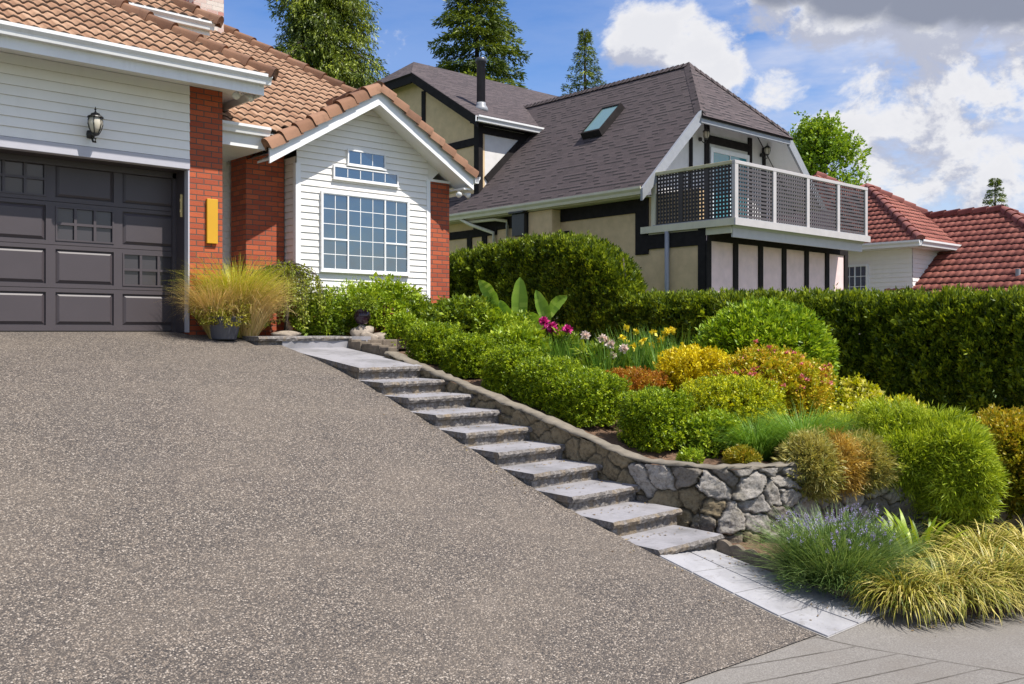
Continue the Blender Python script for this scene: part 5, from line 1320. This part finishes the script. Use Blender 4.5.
# irises and peonies ----------------------------------------------------
def iris(label, px, u, wpx, top, mt, nf, seed, name='iris_clump', size=.06):
    r = np.random.default_rng(seed); loc, rd = shr(px, u, wpx, top); t = thing(name, loc, label, 'flowers')
    parts = []
    for k in range(22):
        b = (loc[0] + r.normal(0, rd[0] * .42), loc[1] + r.normal(0, rd[0] * .42), loc[2])
        parts.append(blades(r, 26, b, .05, rd[2] * .98, .28, .20, .018, 4))
    V, Fc, c = join(parts); np_mesh('leaf_blades', V, Fc, FO['iris'], t, {'rnd': c})
    mb = MB(); pts = []
    for k in range(nf):
        a = Vector((loc[0] + r.normal(0, rd[0] * .45), loc[1] + r.normal(0, rd[0] * .45), loc[2])); h = rd[2] * r.uniform(.80, 1.12)
        tip = a + Vector((r.normal(0, .04), r.normal(0, .04), h)); mb = MB(); mb.tube([a, a + (tip - a) * .5, tip], [.005, .004, .003], 5); mb.build('flower_stalk', FO_STALK, t); pts.append(tuple(tip))
    blooms('flower', t, pts, mt, size, r, 18, .9)
    return t
FO_STALK = plain('green stalk', (.08, .16, .03), .6, .2, 20)
iris('clump of yellow irises with upright blades beside the golden shrub', 648, 9.4, 72, 334, 'yellow', 16, 101)
iris('iris blades without flowers between the pale pink and yellow blooms', 612, 8.9, 60, 344, 'yellow', 0, 103)
iris('iris blades below the magenta peonies', 568, 8.9, 60, 340, 'yellow', 0, 104)
def peony(label, px, u, w, top, heads, mt, size, petals, seed):
    r = np.random.default_rng(seed); loc, rd = shr(px, u, w, top)
    t = shrub('peony_bush', label, 'flowers', loc, (rd[0] * .9, rd[0] * .8, rd[2] * .44), 300, 8, .14, .085, .026, 'mid', seed=seed + 1, lump=.2, up=.8)
    for hx, hy in heads:
        u2, v2, Y2 = at_u(hx, u - .12 + r.uniform(-.06, .06)); p = (u2, v2, (HZ - hy) / F * Y2)
        mb = MB(); mb.tube([loc, ((loc[0] + p[0]) / 2, (loc[1] + p[1]) / 2, (loc[2] * .4 + p[2] * .6)), (p[0], p[1], p[2] - .01)], .005, 5); mb.build('flower_stalk', FO_STALK, t)
        blooms('flower', t, [p], mt, size, r, petals, .9)
peony('peony bush with large magenta blooms in front of the banana leaves', 556, 9.0, 60, 328, ((544, 322), (547.5, 330), (554, 331.5), (552, 327), (567, 330)), 'magenta', .078, 80, 110)
peony('peony bush with pale pink blooms between the magenta and yellow flowers', 603, 8.95, 58, 340, ((585, 336), (602, 339), (606, 341), (610.5, 345), (596, 357), (611.5, 356), (624, 349)), 'pinkwhite', .066, 60, 114)
# leafy shrubs between boxwoods and hedge --------------------------------
one('leafy_shrub', 464, 8.9, 62, 298, 'broad green leafy shrub at the brick corner of the gable', 'mid', 1000, 9, .13, .065, .032, 121, lump=.2, up=.6)
one('lime_shrub', 522, 8.6, 62, 330, 'bright lime leaved perennials below the banana plant', 'lime', 700, 10, .13, .06, .03, 122, lump=.22, up=.8)
one('leafy_shrub', 497, 9.1, 60, 312, 'light green shrub with upright shoots left of the banana plant', 'lime', 600, 9, .14, .06, .028, 123, lump=.25, up=.8)
one('lime_shrub', 590, 8.2, 56, 372, 'low lime perennials in front of the iris blades', 'lime', 380, 9, .09, .045, .022, 124, lump=.2, up=.8)
one('leafy_shrub', 670, 10.6, 52, 352, 'dark leafy filler shrub behind the yellow irises', 'mid', 500, 9, .12, .06, .026, 125, lump=.2)
def banana():
    r = np.random.default_rng(130); u, v, Y = at_u(525, 9.45); z = gard_z(u, v)
    t = thing('banana_plant', (u, v, z), 'banana plant with a few tall broad paddle leaves before the tall hedge', 'plant')
    mb = MB(); mb.tube([(u, v, z - .05), (u + .02, v, z + .35), (u, v, z + .6)], [.07, .055, .035], 10); mb.build('stem', FO_STALK, t, smooth=True)
    right = Vector((cv, -cu, 0)); 
    for (bx_, by_, tipx, tipy, w, droop) in ((500, 316, 479, 280, .20, .10), (519, 330, 520, 277, .26, .02), (549, 328, 536, 290, .19, .03), (546, 322, 567, 296, .17, .14), (543, 336, 530, 312, .18, .05), (512, 336, 500, 300, .2, .06)):
        q = Y + r.uniform(-.25, .25); pt = lambda x, y: Vector(at_Y(x, q)[:2] + ((HZ - y) / F * q,))
        b, tip = pt(bx_, by_), pt(tipx, tipy); n = 12; side0 = (tip - b).cross(Vector((cu, cv, .2)) + Vector((r.normal(0, .25), r.normal(0, .25), 0))).normalized()
        mb = MB(); mb.tube([(u, v, z + .3), (b.x, b.y, b.z - .1), b], [.03, .02, .012], 6); mb.build('leaf_stalk', FO_STALK, t, smooth=True)
        V = []; 
        for k in range(n + 1):
            f = k / n; p = b + (tip - b) * f + Vector((0, 0, droop * math.sin(f * math.pi))) * .6
            wd = w * (math.sin(min(1, f * 1.02) * math.pi) ** .55) * (1 if f > .12 else .12) * .5 * r.uniform(.9, 1.06) + .004
            fold = Vector((-cu, -cv, .1)) * wd * .35
            V += [p - side0 * wd + fold, p, p + side0 * wd + fold]
        Fc = [(3 * k + j, 3 * k + j + 1, 3 * k + j + 4, 3 * k + j + 3) for k in range(n) for j in (0, 1)]
        np_mesh('leaf', np.array([tuple(q) for q in V]), np.array(Fc), FO['banana'], t, {'rnd': np.clip(r.normal(.5, .22, len(Fc)), 0, 1)}, smooth=True)
banana()

# planting by the house ----------------------------------------------------
def at_uv(px, u): return at_u(px, u)
def house_plants():
    zf = lambda u, v: -.14
    def hs(name, px, v, w, top, label, mt, n, k, Ls, L, Wd, seed, depth, **kw):
        u, v, Y = at_v(px, v); z = kw.pop('z', -.16); zt = (HZ - top) / F * Y; h = zt - z; rx = w / 2 / F * Y
        return shrub(name, label, 'shrub', (u, v, z), (rx, depth, h * .54), n, k, Ls, L, Wd, mt, seed=seed, cz=.44, **kw)
    hs('foundation_shrub', 383, 11.85, 88, 281, 'airy light green shrub under the gable window', 'lime', 900, 9, .16, .055, .026, 141, .38, lump=.24, up=.8)
    hs('foundation_shrub', 322, 12.0, 50, 296, 'green shrub right of the weeping tree against the white siding', 'mid', 560, 9, .13, .055, .026, 142, .3, lump=.22, up=.7)
    hs('foundation_shrub', 420, 11.6, 48, 302, 'green shrub with white flowers under the gable corner', 'mid', 520, 9, .12, .05, .026, 143, .3, lump=.22, up=.7, extra=lambda t, r, C, P, N: blooms('flower', t, P[r.choice(len(P), 24)], 'white', .035, r, 10))
    hs('foundation_shrub', 404, 11.2, 40, 318, 'low pale green shrub on the stacked blocks', 'lime', 420, 9, .10, .045, .024, 144, .25, lump=.22, up=.7, z=-.28)
    # weeping tree
    r = np.random.default_rng(150); u, v, Y = at_v(287, 12.0); z = -.1; top = (HZ - 263) / F * Y
    t = thing('weeping_tree', (u, v, z), 'small weeping tree with hanging olive branches at the gable corner', 'tree')
    mb = MB(); mb.tube([(u - .02, v, z - .1), (u, v + .02, z + .35), (u - .03, v, z + .7), (u, v, top - .06)], [.04, .035, .03, .018], 8)
    tips = []
    for k in range(95):
        a = r.uniform(0, 6.28); R = .54 * math.sqrt(r.uniform(.05, 1)); s = Vector((u, v, top - r.uniform(.02, .2)))
        q = s + Vector((math.cos(a) * R, math.sin(a) * R * .8, .06 - R * .32)); e = q + Vector((math.cos(a) * .07, math.sin(a) * .06, -r.uniform(.25, .78)))
        mb.tube([s, s + (q - s) * .5 + Vector((0, 0, .05)), q, q + (e - q) * .5 + Vector((math.cos(a) * .03, math.sin(a) * .03, 0)), e], [.008, .006, .004, .003, .002], 4); tips.append((q, e, s))
    mb.build('trunk', M['bark'], t, smooth=True)
    P = []; A = []
    for q, e, s in tips:
        for k in range(16):
            f = r.random(); P.append(tuple(q + (e - q) * f)); A.append(tuple((e - q).normalized() + Vector(r.normal(0, .3, 3))))
        for k in range(5): P.append(tuple(s + (q - s) * r.random())); A.append(tuple(r.normal(size=3)))
    V, Fc, c = sprigs(r, np.array(P), np.array(A), 6, .06, .042, .02, .5, .3); np_mesh('foliage', V, Fc, FO['weeping'], t, {'rnd': c})
    # grey pot with trailing plant, feather grasses
    u, v, Y = at_v(224, 11.42); z = drive_z(v) + .006; w = Y / F
    t = thing('planter', (u, v, z), 'dark grey round pot with trailing bronze and lime plant beside the garage door', 'planter')
    mb = MB(); mb.lathe((u, v, z), [(.14, 0), (.155, .01), (.225, .27), (.235, .272), (.238, .30), (.222, .302), (.21, .26), (.005, .255)], 28); mb.build('pot', M['pot_grey'], t, smooth=False)
    P, N = blob(r, 520, (.29, .29, .20), 2.2, .15, 9, 5, -.55, .3)
    V, Fc, c = sprigs(r, P + np.array([u, v, z + .32]), unit(N + np.array([0, 0, -.1])), 9, .07, .032, .02, .4, .4); np_mesh('trailing_foliage', V, Fc, FO['trail'], t, {'rnd': c})
    r = np.random.default_rng(151)
    for px, v, base, L, n, lab, az, mt, R in ((236, 11.62, .18, 1.02, 2600, 'tall green and gold feather grass fanning over the grey pot', None, 'feather_green', .10),
                                          (216, 11.5, .10, .78, 1500, 'straw coloured feather grass arching over the garage corner', None, 'feather', .08),
                                          (248, 11.55, .0, .86, 1900, 'straw and green feather grass drooping between the pot and the weeping tree', None, 'feather', .12)):
        u, v, Y = at_v(px, v); z = drive_z(v) + .0
        mat_ = mt
        g = grass('feather_grass', lab, 'grass tuft', (u, v, z), R, int(n * 1.25), L, .42, .62, .0062, mat_, 'feather grasses beside the garage', 152 + int(px), 7)
        o_ = np.random.default_rng(int(px)); V, Fc, c = blades(o_, n // 6, (u, v, z), R, L * .9, .55, .9, .004, 7)
        np_mesh('seed_heads', V, Fc, FO['feather'], g, {'rnd': c})
        if base: pass
    # glazed pot on rocks
    u, v, Y = at_v(361, 11.35); zb = -.02
    def rock(name, label, c, s, seed, m='rock', grp=None):
        rr = np.random.default_rng(seed); import bmesh as bm_; b = bm_.new(); bm_.ops.create_icosphere(b, subdivisions=3, radius=1)
        V = np.array([tuple(q.co) for q in b.verts]); Fc = np.array([[q.index for q in f.verts] for f in b.faces]); b.free()
        pl = unit(rr.normal(size=(9, 3))); d = V @ pl.T; f = 1 - .28 * np.clip(d - .55, 0, 1).max(1) / .45 + .05 * np.sin(V @ rr.normal(size=(3, 3)) * 4).sum(1)
        o = np_mesh(name, V * f[:, None] * np.array(s) + np.array(c), Fc, M[m], None, smooth=False); return tag(o, label, 'rock', grp)
    rock('boulder', 'tan boulder on the stacked blocks under the glazed pot', (u - .02, v - .2, -.10), (.17, .14, .10), 1)
    rock('boulder', 'rounded brown boulder carrying the dark glazed pot', (u + .02, v + .02, -.02), (.20, .17, .14), 2)
    rock('boulder', 'flat grey boulder right of the glazed pot', (u + .28, v - .06, -.12), (.16, .14, .12), 3)
    t = thing('glazed_pot', (u + .02, v, .11), 'small aubergine glazed pot with a leafy plant standing on the boulders', 'pot')
    mb = MB(); mb.lathe((u + .02, v, .10), [(.06, 0), (.085, .02), (.125, .10), (.11, .17), (.10, .185), (.135, .20), (.135, .215), (.10, .21), (.004, .19)], 24); mb.build('pot', M['pot_glaze'], t, smooth=True)
    P, N = blob(r, 150, (.15, .15, .12), 2, .2, 9, 5, -.3); V, Fc, c = sprigs(r, P + np.array([u + .02, v, .36]), N, 8, .07, .04, .022, .5, .4); np_mesh('foliage', V, Fc, FO['mid'], t, {'rnd': c})
    px_u, px_v, _ = at_v(306, 11.6)
    rock('boulder', 'low pale grey rock behind the top step', (6.35, 11.72, -.05), (.24, .14, .06), 5)
    # stacked blocks along the landing
    rr = random.Random(8); mb = MB()
    for row in range(2):
        v = 9.95 + row * .07
        while v < 11.55:
            l = rr.uniform(.20, .32); a = rr.uniform(-.012, .012)
            zb = -.52 + row * .155 + (v - 9.95) * .10
            mb.box(6.885 + a + row * .03, 7.08 + a, v + .004, v + l - .004, zb, zb + .15); v += l
    u0 = 6.98
    for k in range(6): l = .26; mb.box(u0 + k * l + .004, u0 + (k + 1) * l - .004, 11.02 - .01 * (k % 2), 11.2, -.26, -.12)
    tag(mb.build('block_edging', M['block'], bevel=.012), 'two courses of brown garden blocks edging the landing below the gable', 'edging')
house_plants()

# lower bed -----------------------------------------------------------------
def lavender():
    u, v, Y = at_Y(838, 7.55); z = low_z(u, v)
    r = np.random.default_rng(160); t = thing('lavender', (u, v, z), 'big grey green lavender bush leaning over the pale path', 'shrub')
    V, Fc, c = blades(r, 2600, (u, v, z), .30, .56, 1.0, .35, .006, 5)
    p2 = []
    for k in range(1500):
        pass
    np_mesh('leaf_blades', V, Fc, FO['lavender'], t, {'rnd': c})
    P, N = blob(r, 1500, (.52, .42, .36), 2.0, .14, 9, 6, -.2, .4); A = unit(N + np.array([0, 0, .35]) + r.normal(0, .35, N.shape))
    V, Fc, c = sprigs(r, P + np.array([u, v, z + .08]) - A * .08, A, 10, .13, .05, .006, .75, .2); np_mesh('foliage', V, Fc, FO['lavender'], t, {'rnd': c})
    k = np.where((N[:, 2] > .45))[0]; q = r.choice(k, 260); b = P[q] + np.array([u, v, z + .10]); A2 = unit(A[q] + np.array([0, 0, 1.1]))
    mb = MB()
    for p, a in zip(b, A2): mb.tube([p, p + a * .12], .0018, 3)
    mb.build('flower_stalks', FO_STALK, t)
    V, Fc, c = sprigs(r, b + A2 * .09, A2, 12, .05, .012, .008, .5, .3); np_mesh('flower_spikes', V, Fc, FO['lavflower'], t, {'rnd': c})
lavender()
GG = [(905, 7.10, .17, .52, 'gold striped grass clump nearest the end of the pale path'), (950, 7.25, .22, .60, 'gold striped grass clump second from the path end'),
      (995, 7.45, .22, .62, 'gold striped grass clump third along the sidewalk'), (1040, 7.6, .22, .62, 'gold striped grass clump beyond the third one along the sidewalk'),
      (985, 8.2, .22, .62, 'pale gold grass clump behind the sidewalk row under the olive shrub'), (1030, 8.4, .22, .62, 'pale gold grass clump at the far end of the bed under the wall')]
for i, (px, Y, R, L, lab) in enumerate(GG):
    u, v, Y = at_Y(px, Y); grass('gold_grass', lab, 'grass clump', (u, v, low_z(u, v)), R, 900, L * .80, .95, 1.25, .015, 'goldgrass', 'gold striped grass clumps by the sidewalk', 170 + i, 6)
def hosta():
    u, v, Y = at_Y(918, 8.45); z = low_z(u, v); r = np.random.default_rng(180)
    t = thing('broad_leaf_plant', (u, v, z), 'low plant with upright bright green strap leaves under the juniper', 'plant')
    V, Fc, c = blades(r, 46, (u, v, z), .22, .36, .6, .5, .085, 6); np_mesh('leaves', V, Fc, FO['lime'], t, {'rnd': c})
hosta()

# ------------------------------------------------------------------ trees behind the houses
def conifer(name, label, px, Y, tip, halfpx, at_y, mt, seed, droop=.25, dens=1.0, spray=(.34, .10), bare=.0, top_pow=.9, wob=.15, group='conifers behind the houses'):
    """tapered trunk, whorls of limbs, each limb clothed in sprays; half width is halfpx where the photo row is at_y"""
    r = np.random.default_rng(seed); u, v, Y = at_Y(px, Y); z0 = -.4; zt = (HZ - tip) / F * Y; zr = (HZ - at_y) / F * Y
    t = thing(name, (u, v, z0), label, 'tree', group); H = zt - z0
    mb = MB(); mb.tube([(u, v, z0 - .2), (u, v, z0 + H * .5), (u, v, zt)], [H * .018, H * .011, .02], 8); mb.build('trunk', M['bark'], t, smooth=True)
    Rr = halfpx / F * Y; rate = Rr / ((zt - zr) ** top_pow)
    P = []; A = []; lim = MB(); C = []
    z = zt - .1; zlow = max(z0 + H * bare, 1.5)
    while z > zlow:
        q = zt - z; R = rate * q ** top_pow; n = max(4, int((6.5 + .5 * R) * dens)); a0 = r.uniform(0, 6.28)
        for k in range(n):
            a = a0 + 6.283 * k / n + r.normal(0, .18); Rl = R * (1 - wob * abs(r.normal(0, 1))) ; Rl = max(Rl, .12); d = np.array([math.cos(a), math.sin(a), 0]); sdv = np.array([-d[1], d[0], 0])
            rise = r.uniform(-.02, .10); m = max(5, int(Rl / (spray[0] * .30))); dz = r.normal(0, .06)
            f = np.linspace(.10, 1, m)
            pts = np.array([u, v, z + dz]) + d * (Rl * f)[:, None] + np.array([0, 0, 1.]) * (rise * Rl * f - droop * Rl * f ** 1.6 + .16 * Rl * np.clip(f - .6, 0, 1))[:, None]
            if k % 2 == 0: lim.tube([(u, v, z + dz), tuple(pts[m // 2]), tuple(pts[-1])], [.012 + .012 * Rl, .008 + .006 * Rl, .004], 4)
            br = r.random() * .7 + .1
            P.append(pts); A.append(np.repeat(d[None], m, 0) + r.normal(0, .2, (m, 3))); C.append(np.full(m, br))
            for sg in (-1, 1):      # side twigs, longest in the middle of the limb
                tl_ = Rl * .34 * np.sin(np.pi * np.clip(f * .92 + .04, 0, 1)) ** .8 + .10
                for g in np.arange(.25, 1.01, max(.2, spray[0] * .55 / max(.2, float(tl_.max())))):
                    P.append(pts + (sdv * sg * .85 + d * .45) * (tl_ * g)[:, None] + np.array([0, 0, -1.]) * (tl_ * g * .22)[:, None]); A.append((sdv * sg * .8 + d * .55 + np.array([0, 0, -.18]))[None] + r.normal(0, .2, (m, 3))); C.append(np.full(m, br))
        z -= (.24 + .125 * min(q, 5)) / dens ** .3
    P = np.vstack(P); A = np.vstack(A); C = np.concatenate(C)
    V, Fc, c = sprigs(r, P, A, 5, spray[0] * .8, spray[0] * .55, spray[1] * .42, .72, .6, rnd=np.clip(C + r.normal(0, .15, len(C)), 0, 1), droop=spray[0] * .35)
    np_mesh('crown', V, Fc, FO[mt], t, {'rnd': c}); lim.build('limbs', M['bark'], t)['kind'] = 'stuff'
    return t
conifer('fir_tree', 'layered dark fir rising behind the black vent pipe', 477, 42, -38, 59, 80, 'fir', 201, droop=.24, spray=(.42, .15), top_pow=.66, wob=.20)
conifer('fir_tree', 'small slender fir above the shingle ridge between the fir and the skylight', 585, 60, 30, 19, 84, 'fir', 202, droop=.12, spray=(.34, .12), wob=.26, top_pow=.85, dens=.8)
conifer('fir_tree', 'tiny distant fir above the red roof ridge', 995, 60, 178, 13, 212, 'fir', 203, droop=.05, spray=(.26, .10), wob=.25, dens=.75, top_pow=.9)
def cedar():
    r = np.random.default_rng(210); u, v, Y = at_Y(324, 34); s = Y / F; z0 = -.4
    t = thing('cedar_tree', (u, v, z0), 'broad drooping cedar behind the tan tiled roof', 'tree', 'conifers behind the houses')
    zt = (HZ + 150) * s; mb = MB(); mb.tube([(u, v, z0 - .2), (u, v, zt * .5), (u, v, zt)], [.45, .28, .03], 10); mb.build('trunk', M['bark'], t, smooth=True)
    P = []; A = []; C = []; lim = MB(); z = zt - .3
    while z > 3.5:
        q = (zt - z) / (zt - 3.5); R = 66 * s * min(1.0, .25 + q * 1.25) * (1 if q < .7 else 1 - (q - .7) * .35)
        for k in range(9):
            a = r.uniform(0, 6.28); Rl = R * r.uniform(.5, 1.12); d = np.array([math.cos(a), math.sin(a), 0]); m = 12
            f = np.linspace(.25, 1, m); pts = np.array([u, v, z]) + d * (Rl * f)[:, None] + np.array([0, 0, 1.]) * (.12 * Rl * f - .38 * Rl * f ** 2.2)[:, None]
            lim.tube([(u, v, z), tuple(pts[m // 2]), tuple(pts[-1])], [.05, .03, .008], 4); br = r.random() * .7 + .1
            sd = np.array([-d[1], d[0], 0])
            for j in range(5):
                off = r.normal(0, .28, (m, 1)) * sd + r.normal(0, .10, (m, 3)) * np.array([1, 1, 1.6])
                P.append(pts + off); A.append(d * .35 + np.array([0, 0, -.75]) + r.normal(0, .35, (m, 3))); C.append(np.full(m, br))
        z -= .30
    P = np.vstack(P); A = np.vstack(A); C = np.concatenate(C)
    V, Fc, c = sprigs(r, P, A, 10, .34, .14, .040, .7, .2, rnd=np.clip(C + r.normal(0, .15, len(C)), 0, 1)); np_mesh('crown', V, Fc, FO['cedar'], t, {'rnd': c}); lim.build('limbs', M['bark'], t)
cedar()
def maple():
    r = np.random.default_rng(220); u, v, Y = at_Y(822, 46); s = Y / F
    t = thing('maple_tree', (u, v, -.4), 'fresh green broadleaf tree behind the balcony gable', 'tree')
    mb = MB(); mb.tube([(u, v, -.5), (u + .1, v, 3.5), (u, v + .1, 8)], [.24, .19, .10], 10); P = []; A = []; C = []
    for k in range(70):
        a = r.uniform(0, 6.28); f = r.uniform(0, 1); b = Vector((u, v, s * (110 + 75 * f))); R = 44 * s * math.sqrt(max(.08, 1 - (f * 1.05 - .2) ** 2 / .75)) * r.uniform(.5, 1.05)
        e = b + Vector((math.cos(a) * R, math.sin(a) * R, r.uniform(.4, 1.6))); e.z = min(e.z, (HZ - 128) * s)
        m = b + (e - b) * .5 + Vector((0, 0, .2)); mb.tube([b, m, e], [.06, .035, .01], 5); br = r.random()
        for q in range(26):
            g = r.uniform(.35, 1.05); P.append(np.array(b + (e - b) * g) + r.normal(0, .26, 3)); A.append(np.array((e - b).normalized()) + r.normal(0, .6, 3) + np.array([0, 0, .3])); C.append(br)
    mb.build('trunk', M['bark'], t, smooth=True)
    V, Fc, c = sprigs(r, np.array(P), np.array(A), 8, .32, .17, .11, .45, .5, rnd=np.clip(.5 * np.array(C) + .5 * r.random(len(C)), 0, 1)); np_mesh('crown', V, Fc, FO['maple'], t, {'rnd': c})
maple()

# fallen leaves and grit on the treads, the path and along the beds
def litter():
    r = np.random.default_rng(300); P = []
    for k in range(10):
        v0 = 9.2 - .4922 * k; z = -.425 - .1494 * k
        for q in range(26):
            P.append((r.uniform(5.96, 6.82), v0 + .42 - abs(r.normal(0, .06)) if r.random() < .75 and k else v0 + r.uniform(.05, .45), z + .004))
    for q in range(60):
        v = r.uniform(3.35, 4.7); u = 6.68 - abs(r.normal(0, .18)); P.append((max(5.97, u), v, drive_z(v) + .018 - (max(5.97, u) - 5.93) / .76 * float(np.interp(v, [3.3, 3.45, 4.7], [.0, .012, .085]))))
    for q in range(160):
        u = r.uniform(6.6, 9); v = bed_front(u) - abs(r.normal(0, .12)); P.append((u, v, drive_z(v) + .002))
    for q in range(70):
        v = r.uniform(4, 11); P.append((5.9 - abs(r.normal(0, .12)), v, drive_z(v) + .010))
    P = np.array(P); n = len(P); T = unit(np.stack([r.normal(size=n), r.normal(size=n), r.normal(0, .12, n)], 1)); N = unit(np.stack([r.normal(0, .25, n), r.normal(0, .25, n), np.ones(n)], 1))
    V, Fc = leaf_quads(r, P, T, N, .028, .016)
    o = np_mesh('leaf_litter', V, Fc, foliage('dry fallen leaves', (.10, .06, .03), (.22, .15, .07), (.36, .28, .13), .1), None, {'rnd': r.random(n)})
    o['kind'] = 'stuff'; o['label'] = 'dry fallen leaves scattered on steps, path and sidewalk'; o['category'] = 'leaf litter'
litter()
